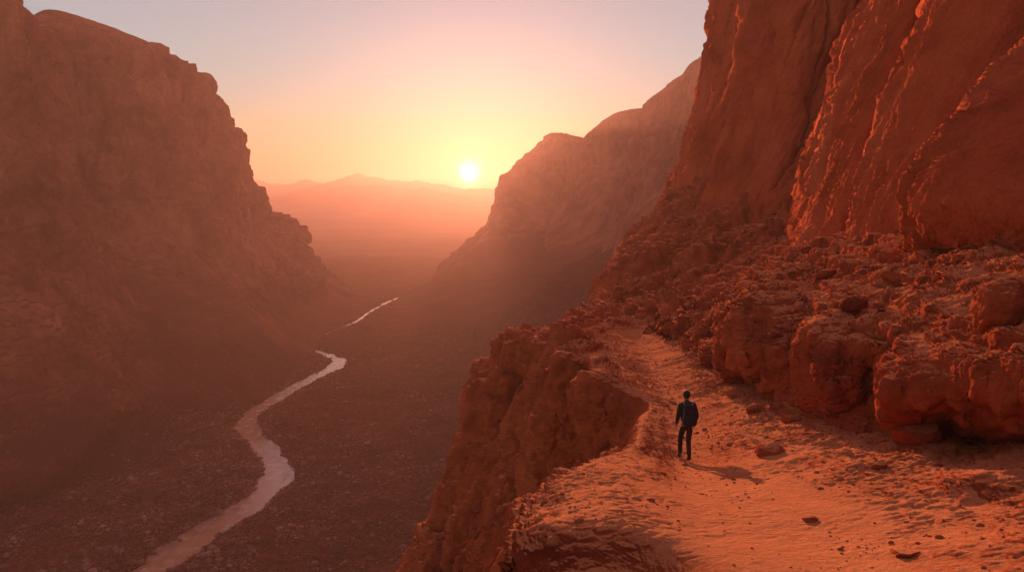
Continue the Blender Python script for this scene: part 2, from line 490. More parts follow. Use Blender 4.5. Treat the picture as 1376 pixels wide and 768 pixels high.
make_rock('cliff', with_back(TW, -60, 40, 20), STEP, [far_fn(4.0, 8.0, 2.4, 0, 0, (.1, 0, 1), 4.)], M['far'],
          'fluted rock tower at the top left corner, nearer than the big cliff')
def bench_fn(p, n):
    steep = sstep(.12, .4, 1-np.abs(n[:, 2]))
    s = strat(p[:, 2], p, 4.6)
    b = fbm(p, 22, 6, .55)
    f1, f2, _ = worley(p*np.array([1, 1, 1.6]), 6)
    return b*2.6+s*2.4*sstep(-.2, .3, fbm(p, 40, 3, off=6))+steep*np.clip(f2-f1, 0, .4)*3+fbm(p, 3.5, 5, .65)*.5
make_rock('rock_bench', with_back(PR, -30, 30, 10), STEP, [bench_fn], M['far'],
          'low layered rock bench with a sandy top at the foot of the left cliff')

R1 = [
 [(522, 405, 640), (520, 406, 636), (518, 407, 632), (516, 408, 628), (512, 410, 620), (506, 413, 612), (500, 417, 600)],
 [(560, 389, 662), (556, 391, 655), (551, 394, 648), (546, 397, 640), (534, 404, 620), (520, 413, 595), (508, 422, 570)],
 [(590, 371, 680), (586, 378, 668), (582, 384, 655), (576, 390, 642), (560, 402, 608), (535, 417, 570), (515, 430, 545)],
 [(606, 350, 700), (602, 360, 684), (597, 370, 669), (590, 380, 654), (568, 398, 615), (538, 420, 560), (515, 438, 520)],
 [(628, 329, 720), (622, 340, 702), (615, 352, 685), (607, 365, 668), (582, 392, 622), (546, 423, 545), (518, 446, 492)],
 [(660, 300, 748), (652, 314, 724), (642, 328, 700), (631, 345, 680), (602, 387, 612), (557, 432, 515), (520, 463, 450)],
 [(669, 268, 765), (668, 287, 740), (664, 306, 716), (655, 330, 690), (622, 387, 600), (570, 440, 492), (525, 480, 415)],
 [(676, 242, 772), (678, 270, 745), (676, 298, 718), (667, 330, 690), (634, 390, 592), (577, 450, 470), (525, 495, 390)],
 [(698, 219, 782), (700, 258, 752), (697, 294, 722), (688, 330, 690), (652, 393, 576), (588, 460, 448), (530, 510, 370)],
 [(718, 200, 792), (719, 242, 760), (714, 284, 728), (704, 328, 690), (668, 395, 560), (602, 468, 432), (540, 525, 350)],
 [(733, 187, 797), (731, 228, 767), (726, 274, 733), (716, 326, 690), (683, 396, 548), (614, 474, 420), (550, 535, 336)],
 [(741, 181, 800), (738, 225, 770), (732, 272, 735), (722, 326, 690), (690, 397, 543), (620, 476, 415), (555, 540, 330)],
 [(776, 193, 815), (775, 235, 780), (772, 280, 745), (765, 335, 690), (735, 405, 515), (660, 490, 385), (600, 560, 312)],
 [(840, 235, 850), (840, 270, 810), (835, 300, 770), (825, 345, 700), (790, 420, 520), (720, 510, 380), (660, 590, 300)],
]
R2 = [
 [(770, 215, 790), (757, 255, 760), (738, 300, 725), (714, 345, 685), (676, 405, 560), (600, 470, 438), (540, 530, 370)],
 [(781, 192, 760), (770, 240, 735), (752, 290, 705), (730, 343, 665), (692, 407, 545), (615, 478, 420), (550, 545, 345)],
 [(800, 172, 740), (795, 220, 715), (785, 275, 685), (768, 340, 640), (732, 412, 510), (650, 500, 375), (580, 580, 305)],
 [(830, 153, 720), (828, 210, 695), (820, 270, 660), (805, 340, 610), (775, 420, 470), (690, 530, 335), (620, 620, 270)],
 [(868, 149, 710), (865, 210, 680), (858, 275, 640), (845, 350, 580), (820, 430, 430), (740, 560, 297), (680, 660, 240)],
 [(930, 165, 700), (925, 225, 670), (915, 290, 620), (900, 360, 550), (880, 450, 400), (800, 600, 265), (740, 700, 215)],
]
R3 = [
 [(858, 185, 680), (842, 240, 650), (822, 305, 600), (798, 370, 530), (758, 432, 425), (684, 515, 350), (600, 610, 270)],
 [(870, 152, 650), (856, 220, 620), (838, 295, 578), (815, 371, 510), (778, 438, 400), (702, 525, 330), (630, 620, 260)],
 [(882, 130, 620), (870, 210, 590), (854, 290, 550), (832, 375, 480), (797, 447, 378), (720, 542, 312), (660, 640, 248)],
 [(905, 110, 605), (892, 200, 575), (876, 288, 532), (852, 378, 460), (818, 453, 360), (740, 560, 297), (680, 660, 240)],
 [(926, 94, 590), (913, 190, 560), (896, 285, 515), (872, 380, 440), (840, 460, 343), (760, 582, 283), (700, 690, 228)],
 [(958, 66, 560), (948, 170, 530), (932, 280, 480), (912, 385, 400), (880, 480, 303), (800, 640, 228), (740, 760, 180)],
 [(1010, 15, 540), (1005, 140, 510), (990, 270, 460), (970, 390, 370), (940, 500, 275), (860, 700, 200), (800, 820, 165)],
 [(1110, 10, 500), (1100, 130, 480), (1080, 260, 430), (1060, 400, 340), (1030, 520, 250), (960, 740, 190), (900, 880, 150)],
]
backr = lambda c: with_back(c, 90, 50, 30)
make_rock('mountain', backr(R1), STEP*1.1, [far_fn(5.0, 3.6, 1.4, 0, 0, (-.3, -.2, 1), 11.)], M['far'],
          'steep-sided headland right beside the low sun', 'mountain')
make_rock('mountain', backr(R2), STEP*1.1, [far_fn(5.0, 3.8, 1.4, 0, 0, (-.3, -.2, 1), 13.)], M['far'],
          'flat-topped hazy ridge in the middle of the right canyon side', 'mountain')
make_rock('mountain', backr(R3), STEP*1.1, [far_fn(5.0, 4.0, 1.4, 0, 0, (-.3, -.2, 1), 17.)], M['far'],
          'tall hazy slope just behind the near red wall', 'mountain')

# ---- near rock
WALLDIR = (-.40, -.02, -.92)
TRAIL = np.array([P(1180, 900, 6.5)[:2], P(1080, 760, 9)[:2], P(1010, 700, 11.5)[:2], P(950, 650, 16)[:2], P(922, 617, 20)[:2], P(905, 562, 25.5)[:2], P(888, 520, 31)[:2], P(872, 484, 38)[:2], P(868, 462, 45)[:2], P(860, 448, 52)[:2]])
tk = np.interp(np.linspace(0, 9, 120), np.arange(10), TRAIL[:, 0]), np.interp(np.linspace(0, 9, 120), np.arange(10), TRAIL[:, 1])
def trail_dist(p):
    d = np.full(len(p), 1e9, np.float32); sg = np.zeros(len(p), np.float32)
    for a, b in zip(*tk):
        dd = np.hypot(p[:, 0]-a, p[:, 1]-b); m_ = dd < d
        d = np.where(m_, dd, d); sg = np.where(m_, p[:, 0]-a, sg)
    return d, np.sign(sg)
def near_cliff(p, n):
    ln = np.array([-.36, -.08, -.93])
    q = p-.74*np.outer(p@ln, ln)
    w = q+.9*np.stack([fbm(p, 6, 4, off=1.), fbm(p, 6, 4, off=2.), fbm(p, 6, 4, off=3.)], 1)
    steep = sstep(.10, .45, 1-np.abs(n[:, 2]))
    nearf = np.clip((p[:, 1]-4)/26, .16, 1.35)
    d, sg = trail_dist(p)
    steep = steep*sstep(.9, 2.8, d)
    off = sstep(1.0, 4.2, d)
    f1, f2, _ = worley(w, 4.6, 2.2)
    big = (1-f1)*1.2+np.clip(f2-f1, 0, .3)*2.6-1.3
    g1, g2, _ = worley(w+.35*fbm(p, 2, 3)[:, None], 1.7, 7.)
    mid = np.clip(g2-g1, 0, .35)*1.5-.25
    h1, h2, _ = worley(p+.5*fbm(p, 1.6, 4)[:, None], 1.25, 17.)
    lump = sstep(-.1, .4, fbm(p, 3.0, 3, off=4.))*(1-h1)*.62
    fb = fbm(p, 3.2, 7, .58); fb2 = fbm(p, 1.3, 5, .6, ridged=True, off=2.)
    chan = -.16*np.exp(-(d/1.1)**2)
    far_ = sstep(30, 42, p[:, 1])
    flat = (1-steep)*(off*(.26*fb+.10*fb2+lump*(1+.6*far_))+.10*fb+chan)*np.clip(p[:, 1]/20, .55, 1.9)
    return nearf*steep*(1.45*big+.85*mid+.55*fb)+flat
def near_fine(p, n):
    d, sg = trail_dist(p)
    steep = sstep(.08, .40, 1-np.abs(n[:, 2]))*sstep(.5, 1.9, d)
    off = .35+.65*sstep(.6, 2.4, d)
    sc = np.clip(p[:, 1]/14, .7, 2.2)
    f1, f2, _ = worley(p+.15*fbm(p, .8, 3)[:, None], .75)
    r = fbm(p, .9, 6, .62, ridged=True)
    w = p*np.array([1, 1.5, 1.])+.12*fbm(p, .5, 3)[:, None]
    e1, e2, _ = worley(w, .30, 5.)
    scale_ = (np.clip(e2-e1, 0, .45)-.15)*sstep(-.35, .2, fbm(p, 1.1, 3, off=7.))
    pit = fbm(p, .35, 4, .6)
    flat = off*sc*(.045*r+.085*scale_+.03*pit)
    return steep*.20*((np.clip(f2-f1, 0, .4)*1.6-.25)+.65*r)+.03*steep*pit+flat

LE = [
 [W(-16, -6, -60), W(-8, -6, -30), W(-5, -6, -12), W(-3.4, -6, -4), W(-2.4, -6, -1.9), W(-1, -6, -1.2), W(2, -6, -1.0), W(4.5, -6, -.8), W(7.5, -6, 0), W(11, -6, 2)],
 [W(-14, 2, -60), W(-6, 2, -30), W(-3, 2, -12), W(-1.8, 2, -5), W(-1.0, 2, -3.2), W(.2, 2, -2.75), W(2, 2, -2.6), W(4, 2, -2.5), W(6, 2, -1.9), W(9, 2, -.5)],
 [W(-13, 7, -62), W(-6, 7, -30), W(-2.6, 7, -12), W(-1.4, 7, -7.2), W(-.6, 6.8, -5.9), W(.9, 6.6, -5.2), W(2.4, 6.5, -3.9), W(4.4, 6.5, -3.5), W(6.7, 7, -2.9), W(9, 7, -1.5)],
 [W(-12, 12, -64), W(-6, 11, -32), W(-2.2, 10.4, -13), P(668, 930, 9.9), P(694, 840, 10.0), P(850, 800, 9.7), P(992, 752, 9.2), P(1180, 742, 9.3), P(1390, 700, 9.5), P(1560, 650, 9.7)],
 [W(-12, 14, -64), W(-6, 13, -32), W(-2.2, 11.8, -13), P(676, 812, 11.2), P(696, 738, 11.1), P(826, 708, 11.0), P(962, 716, 10.6), P(1160, 715, 10.4), P(1360, 680, 10.6), P(1520, 630, 11)],
 [W(-12, 20, -66), W(-6, 18, -33), W(-2.4, 15.5, -15), P(690, 755, 14), P(722, 676, 13.5), P(820, 665, 12.9), P(950, 680, 12.5), P(1120, 670, 12.5), P(1300, 640, 12.6), P(1430, 600, 13)],
 [W(-12, 21, -66), W(-4, 19.5, -30), W(.2, 18, -14), P(768, 705, 17.5), P(788, 626, 17), P(860, 622, 16.6), P(930, 640, 16.2), P(1060, 625, 16.5), P(1200, 610, 16.8), P(1310, 580, 17.3)],
 [W(-12, 25, -66), W(-2, 22.5, -30), P(800, 780, 21.5), P(828, 665, 20.8), P(848, 600, 20), P(885, 607, 20), P(925, 617, 19.9), P(1010, 590, 20.5), P(1100, 575, 20.8), P(1190, 550, 21.5)],
 [W(-13, 29, -68), W(-1.5, 27, -30), P(812, 770, 26), P(838, 630, 25.5), P(856, 562, 25), P(884, 558, 25), P(920, 565, 25), P(985, 550, 25.5), P(1050, 540, 25.6), P(1120, 515, 26.5)],
 [W(-12, 31, -68), W(0, 29, -30), P(835, 745, 28.6), P(852, 600, 28.6), P(866, 543, 28), P(885, 538, 28), P(912, 541, 28), P(972, 530, 28.5), P(1030, 522, 28.7), P(1095, 498, 29.7)],
 [W(-14, 34, -68), W(-3, 32, -30), P(775, 745, 31), P(786, 600, 31.5), P(800, 512, 31.5), P(840, 508, 31.5), P(896, 516, 32), P(955, 508, 32), P(1008, 500, 32.3), P(1066, 477, 33.5)],
 [W(-13, 38, -69), W(-2, 36, -30), P(768, 745, 36), P(778, 600, 36), P(792, 500, 35), P(835, 494, 35), P(884, 498, 35), P(940, 493, 35), P(988, 485, 35.5), P(1040, 462, 37)],
 [W(-16, 41, -70), P(660, 950, 37), P(712, 740, 37.6), P(733, 595, 38.4), P(764, 489, 38), P(812, 480, 38.3), P(873, 482, 38.4), P(925, 480, 38.4), P(970, 472, 39), P(1020, 450, 40)],
 [W(-15, 45, -70), P(675, 930, 42), P(714, 720, 43), P(730, 565, 43), P(764, 481, 42), P(800, 470, 42), P(862, 470, 42), P(910, 468, 42), P(952, 460, 43), P(990, 435, 44)],
 [W(-19, 50, -70), P(610, 900, 45.5), P(660, 740, 46), P(688, 595, 46.5), P(716, 484, 46), P(775, 462, 46.5), P(850, 460, 46.5), P(895, 457, 46.5), P(935, 449, 47.5), P(970, 424, 48.5)],
 [W(-17, 54, -71), P(625, 880, 51.5), P(665, 710, 52), P(692, 570, 52), P(722, 472, 51), P(765, 456, 51), P(835, 450, 51), P(880, 446, 51), P(918, 438, 52), P(952, 412, 53)],
 [W(-22, 60, -73), P(570, 870, 55.5), P(615, 730, 56), P(638, 600, 57), P(660, 497, 56), P(712, 460, 57), P(800, 441, 57), P(852, 436, 57), P(890, 428, 58), P(925, 400, 60)],
 [W(-21, 65, -74), P(585, 840, 61), P(624, 690, 62), P(648, 575, 62), P(674, 484, 61), P(718, 456, 62), P(788, 438, 63), P(840, 427, 64), P(875, 415, 65), P(910, 392, 67)],
 [W(-26, 70, -75), P(530, 790, 65), P(582, 705, 65.5), P(616, 612, 66), P(645, 504, 65.5), P(688, 470, 68), P(758, 440, 71), P(810, 412, 73), P(840, 395, 75), P(880, 370, 77)],
 [W(-20, 82, -76), P(560, 780, 78), P(600, 690, 78), P(628, 620, 77), P(648, 530, 76), P(690, 490, 80), P(760, 462, 86), P(815, 440, 90), P(845, 420, 92), P(890, 400, 95)],
 [W(0, 100, -78), P(640, 760, 96), P(660, 690, 96), P(680, 630, 96), P(700, 580, 96), P(740, 540, 98), P(800, 520, 102), P(850, 500, 106), P(890, 480, 108), P(940, 460, 110)],
]
NSTEP = 2.6 if LOW else 1.05
def path_mask_material(o):
    pass
make_rock('cliff_ledge', LE, NSTEP, [near_cliff, near_fine], M['near'],
          'sunlit red sandstone ledge with a sandy path above the drop')

OC = [
 [P(1900, 900, 7), P(1850, 800, 7.2), P(1800, 600, 7.4), P(1780, 470, 8), P(1800, 370, 10), P(1800, 300, 13), P(1800, 240, 17)],
 [P(1640, 740, 10), P(1620, 690, 10.2), P(1600, 560, 9.6), P(1590, 460, 10.4), P(1600, 375, 12.5), P(1600, 310, 15.5), P(1600, 250, 20)],
 [P(1480, 660, 12.8), P(1470, 618, 12.8), P(1460, 540, 11), P(1450, 440, 12.3), P(1460, 370, 15), P(1460, 320, 19), P(1450, 270, 23)],
 [P(1375, 640, 15), P(1370, 604, 15), P(1360, 545, 12.6), P(1355, 455, 13.6), P(1360, 388, 17), P(1360, 328, 22), P(1360, 270, 27)],
 [P(1290, 630, 16.6), P(1285, 594, 16.4), P(1270, 535, 14.1), P(1268, 462, 15.2), P(1285, 395, 19), P(1290, 335, 24), P(1290, 278, 30)],
 [P(1225, 640, 17), P(1216, 602, 16.8), P(1196, 545, 15.8), P(1204, 470, 16.7), P(1238, 397, 21), P(1252, 337, 27), P(1262, 285, 33)],
 [P(1190, 620, 18.6), P(1182, 580, 18.8), P(1176, 525, 19.3), P(1184, 462, 19), P(1206, 392, 24), P(1222, 340, 30), P(1236, 292, 36)],
 [P(1165, 600, 19.6), P(1158, 575, 19.4), P(1150, 515, 19.3), P(1150, 448, 20), P(1172, 387, 25), P(1190, 340, 31), P(1205, 298, 38)],
 [P(1110, 595, 20.8), P(1104, 565, 20.4), P(1092, 505, 19.7), P(1100, 442, 21.3), P(1120, 386, 28), P(1138, 346, 34), P(1152, 315, 41)],
 [P(1088, 570, 22.8), P(1082, 540, 23), P(1076, 490, 23.8), P(1082, 434, 24.5), P(1098, 382, 31), P(1113, 349, 37), P(1124, 325, 43)],
 [P(1055, 550, 24.6), P(1050, 528, 24.4), P(1042, 470, 24.3), P(1048, 415, 26), P(1068, 376, 33), P(1086, 350, 39), P(1100, 330, 45)],
 [P(1012, 520, 27.4), P(1006, 505, 27), P(996, 458, 26.8), P(1004, 404, 29), P(1030, 374, 36), P(1052, 352, 42), P(1070, 337, 47)],
 [P(975, 500, 32), P(970, 488, 32), P(966, 458, 32.5), P(974, 426, 34.5), P(994, 398, 41), P(1015, 374, 46), P(1042, 350, 51)],
 [P(945, 482, 37.5), P(942, 472, 38), P(942, 456, 39.5), P(948, 438, 42), P(966, 415, 47), P(985, 393, 52), P(1012, 368, 57)],
 [P(925, 470, 44), P(924, 462, 45), P(926, 450, 47), P(930, 438, 49), P(945, 420, 53), P(965, 400, 58), P(985, 380, 62)],
]
def outcrop_big(p, n):
    w = p*np.array([1, 1, .8])+.5*np.stack([fbm(p, 3, 3, off=1.), fbm(p, 3, 3, off=2.), fbm(p, 3, 3, off=3.)], 1)
    sc = np.clip(p[:, 1]/22, .6, 2)
    f1, f2, _ = worley(w, 2.6, 4.4)
    g1, g2, _ = worley(w, 1.1, 9.4)
    up = sstep(.45, .85, n[:, 2])
    s = strat(p[:, 2]+.25*p[:, 0], p, .75)
    fb = fbm(p, 2.4, 7, .58)
    return sc*((1-up*.5)*(np.clip(f2-f1, 0, .4)*1.1-.25)+.30*(np.clip(g2-g1, 0, .35)-.15)*(1-.3*up)+.30*fb+up*.20*s)
OC = [c+[(c[-1][0]+.3, c[-1][1]+3, c[-1][2]-.8)] for c in OC]
make_rock('rock_outcrop', OC, NSTEP, [outcrop_big, near_fine], M['near'],
          'bulging red boulder bank along the right side of the path')

MD = [
 [P(935, 235, 140), P(905, 300, 135), P(865, 360, 130), P(850, 400, 124), P(845, 440, 118), P(820, 500, 112), P(780, 580, 104)],
 [P(918, 240, 108), P(894, 288, 104), P(840, 344, 97), P(809, 382, 91), P(806, 415, 85), P(780, 450, 80), P(738, 500, 76)],
 [P(930, 236, 101), P(905, 288, 98), P(856, 343, 91), P(824, 382, 85), P(818, 418, 80), P(795, 446, 74), P(760, 480, 70)],
 [P(950, 245, 97), P(926, 295, 92), P(880, 345, 85), P(850, 385, 79), P(842, 420, 74), P(822, 442, 69), P(792, 470, 65)],
 [P(988, 270, 90), P(962, 315, 84), P(922, 358, 77), P(892, 395, 71), P(882, 425, 66), P(866, 445, 62), P(846, 470, 58)],
 [P(1024, 290, 82), P(1002, 335, 76), P(966, 370, 69), P(936, 402, 63), P(921, 428, 58), P(906, 446, 54), P(896, 472, 50)],
 [P(1062, 305, 74), P(1042, 345, 68), P(1012, 378, 60), P(986, 405, 54), P(971, 430, 49), P(956, 450, 45), P(950, 480, 42)],
 [P(1112, 310, 64), P(1092, 345, 60), P(1062, 375, 54), P(1037, 402, 49), P(1022, 430, 45), P(1007, 455, 42), P(1002, 495, 40)],
]
def rubble_big(p, n):
    ld = np.array([.62, .12, .775])
    p0 = p; p = p-.6*np.outer(p@ld, ld)
    w = p+1.2*np.stack([fbm(p, 8, 3, off=1.), fbm(p, 8, 3, off=2.), fbm(p, 8, 3, off=3.)], 1)
    f1, f2, _ = worley(w, 6.5, 1.4)
    g1, g2, _ = worley(w, 2.6, 3.4)
    fb = fbm(p, 6, 7, .6)
    s = strat(p0[:, 2]-.8*p0[:, 0], p0, 3.4)
    return 4.2*(np.clip(f2-f1, 0, .4)-.17)+1.9*(np.clip(g2-g1, 0, .35)-.15)+1.5*fb+.9*s
def rubble_fine(p, n):
    f1, f2, _ = worley(p+.3*fbm(p, 1.5, 3)[:, None], 1.2)
    return .40*(np.clip(f2-f1, 0, .4)*1.6-.25)+.38*fbm(p, 1.6, 6, .62, ridged=True)
make_rock('rock_slope', MD, NSTEP, [rubble_big, rubble_fine], M['near'],
          'craggy dark red rubble slope under the high wall, beyond the path')

WC = [
 [(1005, -260, 175), (1000, -120, 175), (995, 0, 172), (985, 100, 168), (975, 200, 160), (960, 300, 150), (950, 380, 145)],
 [(985, -260, 128), (976, -120, 128), (969, 0, 128), (958, 95, 126), (938, 190, 124), (922, 270, 120), (915, 340, 118)],
 [(982, -260, 112), (972, -120, 112), (964, 0, 112), (950, 95, 112), (926, 190, 111), (912, 270, 107), (905, 340, 105)],
 [(1010, -260, 103), (1000, -120, 103), (990, 0, 103), (976, 100, 102), (952, 195, 101), (936, 285, 98), (925, 350, 97)],
 [(1035, -260, 99), (1025, -120, 99), (1012, 0, 99), (996, 100, 99), (974, 200, 98), (955, 300, 94), (945, 370, 92)],
 [(1038, -260, 94), (1028, -120, 93), (1012, 0, 93), (992, 100, 93), (966, 200, 92), (952, 300, 90), (945, 370, 89)],
 [(1070, -260, 90), (1058, -120, 90), (1040, 0, 89), (1022, 100, 89), (1000, 200, 88), (982, 310, 85), (970, 390, 84)],
 [(1140, -260, 86), (1118, -120, 86), (1092, 0, 85), (1070, 100, 84), (1050, 200, 83), (1030, 330, 80), (1015, 410, 79)],
 [(1260, -260, 85), (1222, -120, 84), (1190, 0, 84), (1155, 100, 83), (1125, 200, 81), (1092, 335, 77), (1080, 410, 76)],
 [(1262, -260, 66), (1212, -120, 66), (1172, 0, 66), (1133, 100, 65), (1098, 200, 64), (1064, 335, 61), (1055, 410, 60)],
 [(1271, -260, 60.5), (1223, -120, 60.5), (1181, 0, 60.5), (1143, 100, 59.5), (1109, 200, 58.5), (1074, 330, 56), (1066, 400, 55)],
 [(1291, -260, 56), (1243, -120, 56), (1201, 0, 56), (1163, 100, 55), (1129, 200, 54), (1091, 324, 52), (1083, 390, 51)],
 [(1315, -260, 52.5), (1268, -120, 52.5), (1228, 0, 52), (1190, 100, 51), (1156, 200, 49.5), (1120, 312, 47), (1110, 380, 46)],
 [(1345, -260, 52.5), (1300, -120, 52), (1262, 0, 51.5), (1226, 100, 51), (1192, 200, 49), (1152, 308, 46), (1140, 380, 45)],
 [(1340, -260, 45), (1292, -120, 45), (1250, 0, 45), (1211, 100, 44), (1177, 200, 43), (1148, 303, 41), (1140, 370, 40.5)],
 [(1358, -260, 41.6), (1310, -120, 41.6), (1268, 0, 41.6), (1230, 100, 41), (1197, 200, 40), (1166, 300, 38.5), (1158, 370, 38)],
 [(1382, -260, 39), (1334, -120, 39), (1292, 0, 39), (1256, 100, 38.3), (1222, 200, 37.5), (1186, 296, 36.3), (1178, 370, 36)],
 [(1400, -260, 37.4), (1355, -120, 37.4), (1316, 0, 37.4), (1280, 100, 36.9), (1246, 200, 36), (1205, 294, 35), (1195, 370, 34.5)],
 [(1440, -260, 37), (1400, -120, 37), (1362, 0, 36.5), (1325, 100, 36), (1290, 200, 35), (1250, 285, 33), (1235, 360, 32.5)],
 [(1620, -260, 35), (1540, -120, 35), (1462, 0, 34.5), (1382, 100, 34), (1310, 195, 32), (1256, 272, 30.5), (1245, 350, 30)],
 [(1640, -260, 31), (1545, -120, 31), (1452, 0, 31), (1362, 98, 30), (1280, 185, 28.5), (1236, 262, 27.2), (1246, 330, 27.9)],
 [(1660, -260, 28.5), (1565, -120, 28.5), (1476, 15, 28.5), (1390, 112, 27.5), (1304, 200, 25.8), (1258, 270, 25), (1266, 330, 25.6)],
 [(1740, -260, 26), (1650, -120, 26), (1560, 40, 25.5), (1465, 140, 24.5), (1370, 220, 23), (1318, 274, 22.5), (1320, 330, 22.9)],
 [(1900, -240, 21), (1820, -100, 21), (1740, 60, 20), (1640, 170, 19.5), (1530, 240, 19), (1460, 285, 18.5), (1455, 340, 18.9)],
 [(2300, -240, 13), (2250, -100, 13), (2150, 60, 12.5), (2050, 170, 12), (1950, 240, 12), (1850, 290, 12), (1820, 360, 13)],
]
def wall_big(p, n):
    d = np.array(WALLDIR)
    q = p-.86*np.outer(p@d, d)
    w = q+.5*np.stack([fbm(p, 7, 3, off=1.), fbm(p, 7, 3, off=2.), fbm(p, 7, 3, off=3.)], 1)
    sc = np.clip(p[:, 1]/45, .55, 2.2)
    a = fbm(w, 4.5, 5, .5, ridged=True, off=2.5)
    b = fbm(w, 1.5, 5, .55, off=8.5)
    c = fbm(p, 12, 5, .55)
    msk = sstep(-.25, .35, fbm(p, 14, 3, off=5.5))
    k1, k2, _ = worley(p-.9*np.outer(p@d, d)+.8*fbm(p, 5, 4)[:, None], 5.5, 3.3)
    crack = np.exp(-((k2-k1)/.035)**2)*sstep(-.3, .2, fbm(p, 9, 2, off=1.7))*sstep(34, 44, p[:, 1])
    j1, j2, _ = worley(p*np.array([1, 1, 1.6])+.5*fbm(p, 3, 4)[:, None], 4.0, 6.3)
    c = c+.5*(np.clip(j2-j1, 0, .25)-.12)*sstep(0, .4, fbm(p, 10, 2, off=3.9))
    a = a-.9*crack
    return sc*(.85*a*(.3+.7*msk)+.50*b*(.25+.75*msk)+.8*c)
def wall_fine(p, n):
    d = np.array(WALLDIR)
    q = p-.75*np.outer(p@d, d)
    msk = sstep(-.25, .35, fbm(p, 14, 3, off=5.5))
    lit = sstep(-.15, .25, n[:, 1])            # weathered, rougher rib noses
    r = fbm(q, .8, 5, .6, ridged=True)
    f1, f2, _ = worley(q*1.0, .55, 3.)
    e1, e2, _ = worley(q+.2*fbm(p, 1, 3)[:, None], 1.3, 8.)
    return .40*lit*(np.clip(e2-e1, 0, .4)-.15)+(.10+.32*np.maximum(msk*.6, lit))*r+(.03+.28*lit)*(np.clip(f2-f1, 0, .4)*1.5-.25)+.03*fbm(p, .6, 4)
make_rock('cliff', [[P(*q) for q in c] for c in WC], NSTEP, [wall_big, wall_fine], M['wall'],
          'towering dark red rock wall with sunlit ribs above the path')

# ---------------------------------------------------------------- far mountains
def range_(name, sky, base_py, Y, depth, amp, label, seed):
    cols = []
    for (px, py) in sky:
        s = P(px, py, Y); bb = P(px, base_py, Y-depth*1.6)
        pts = [(s[0], s[1]+depth, -10.), s]
        for k in (.33, .66, 1.0):
            pts.append((s[0]+(bb[0]-s[0])*k, s[1]-depth*k*1.2, s[2]*(1-k)**1.15-12*k))
        cols.append(pts)
    V, _, _ = loft(cols, 1.3)
    if orient(V) < 0: V = V[::-1]
    def fn(p, n):
        return amp*(fbm(p, 320, 7, .55, ridged=True, off=seed)*.8+fbm(p, 90, 4, .6, off=seed))
    V = relief(V, fn)
    tag(mesh_grid(name, V, M['mount']), label, 'mountain', kind='structure')
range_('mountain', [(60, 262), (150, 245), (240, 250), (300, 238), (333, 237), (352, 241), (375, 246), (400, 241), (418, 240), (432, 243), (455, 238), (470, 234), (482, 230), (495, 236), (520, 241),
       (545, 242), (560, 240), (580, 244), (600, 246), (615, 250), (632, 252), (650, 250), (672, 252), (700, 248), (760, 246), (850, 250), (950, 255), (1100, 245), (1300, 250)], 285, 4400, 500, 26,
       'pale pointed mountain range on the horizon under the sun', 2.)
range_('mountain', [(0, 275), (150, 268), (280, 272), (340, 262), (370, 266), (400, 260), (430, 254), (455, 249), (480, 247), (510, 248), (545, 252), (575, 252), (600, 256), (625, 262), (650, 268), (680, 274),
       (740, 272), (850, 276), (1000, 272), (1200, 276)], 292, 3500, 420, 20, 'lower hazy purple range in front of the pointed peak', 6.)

bpy.context.view_layer.update()
# ---------------------------------------------------------------- things: helpers
import bmesh
DG = bpy.context.evaluated_depsgraph_get()
DG.update()
def cam_hit(px, py):
    a, b = (px-CX)/F, (CY-py)/F
    d = Vector((a, cP+b*sP, b*cP-sP)).normalized()
    ok, loc, nor, idx, ob, mx = SC.ray_cast(DG, Vector((0, 0, CAMZ)), d)
    return (loc, nor, ob) if ok else (None, None, None)
def down_hit(x, y, z=CAMZ+40):
    ok, loc, nor, idx, ob, mx = SC.ray_cast(DG, Vector((x, y, z)), Vector((0, 0, -1)))
    return (loc, nor, ob) if ok else (None, None, None)

def ico(sub):
    bm = bmesh.new(); bmesh.ops.create_icosphere(bm, subdivisions=sub, radius=1)
    v = np.array([x.co[:] for x in bm.verts], np.float32)
    f = np.array([[q.index for q in x.verts] for x in bm.faces], np.int32)
    bm.free(); return v, f
ICO = {k: ico(k) for k in (1, 2, 3, 5, 6)}
def rock_shape(sub, seed, flat=.65, cuts=9, rough=.10, squash=None):
    r = np.random.RandomState(seed)
    v, f = ICO[sub]; v = v.copy()
    for k in range(cuts):
        n = r.normal(size=3); n /= np.linalg.norm(n); h = r.uniform(.55, .85)
        d = v@n
        v = v-np.outer(np.maximum(d-h, 0)*.88, n)
    v *= r.uniform(.8, 1.15, 3)
    if sub > 2:
        nn = v/np.linalg.norm(v, axis=1)[:, None]
        f1, f2, _ = worley(v+seed, .42)
        v = v+nn*(rough*fbm(v+seed, .5, 6, .6)+rough*(np.clip(f2-f1, 0, .4)-.15)*1.0)[:, None]
    elif sub == 2:
        v = v+v*(rough*fbm(v+seed, .8, 3))[:, None]
    v[:, 2] *= flat
    return v.astype(np.float32), f
def rock_mesh(name, sub, seed, mat, **k):
    v, f = rock_shape(sub, seed, **k)
    me = bpy.data.meshes.new(name); raw_mesh(me, v, f, smooth=sub > 1); me.materials.append(mat)
    return me
def put(me, name, loc, scale, rz=0, tilt=(0, 0), parent=None):
    o = bpy.data.objects.new(name, me); COL.objects.link(o)
    o.location = loc; o.scale = scale if hasattr(scale, '__len__') else (scale,)*3
    o.rotation_euler = (tilt[0], tilt[1], rz); o.parent = parent
    return o

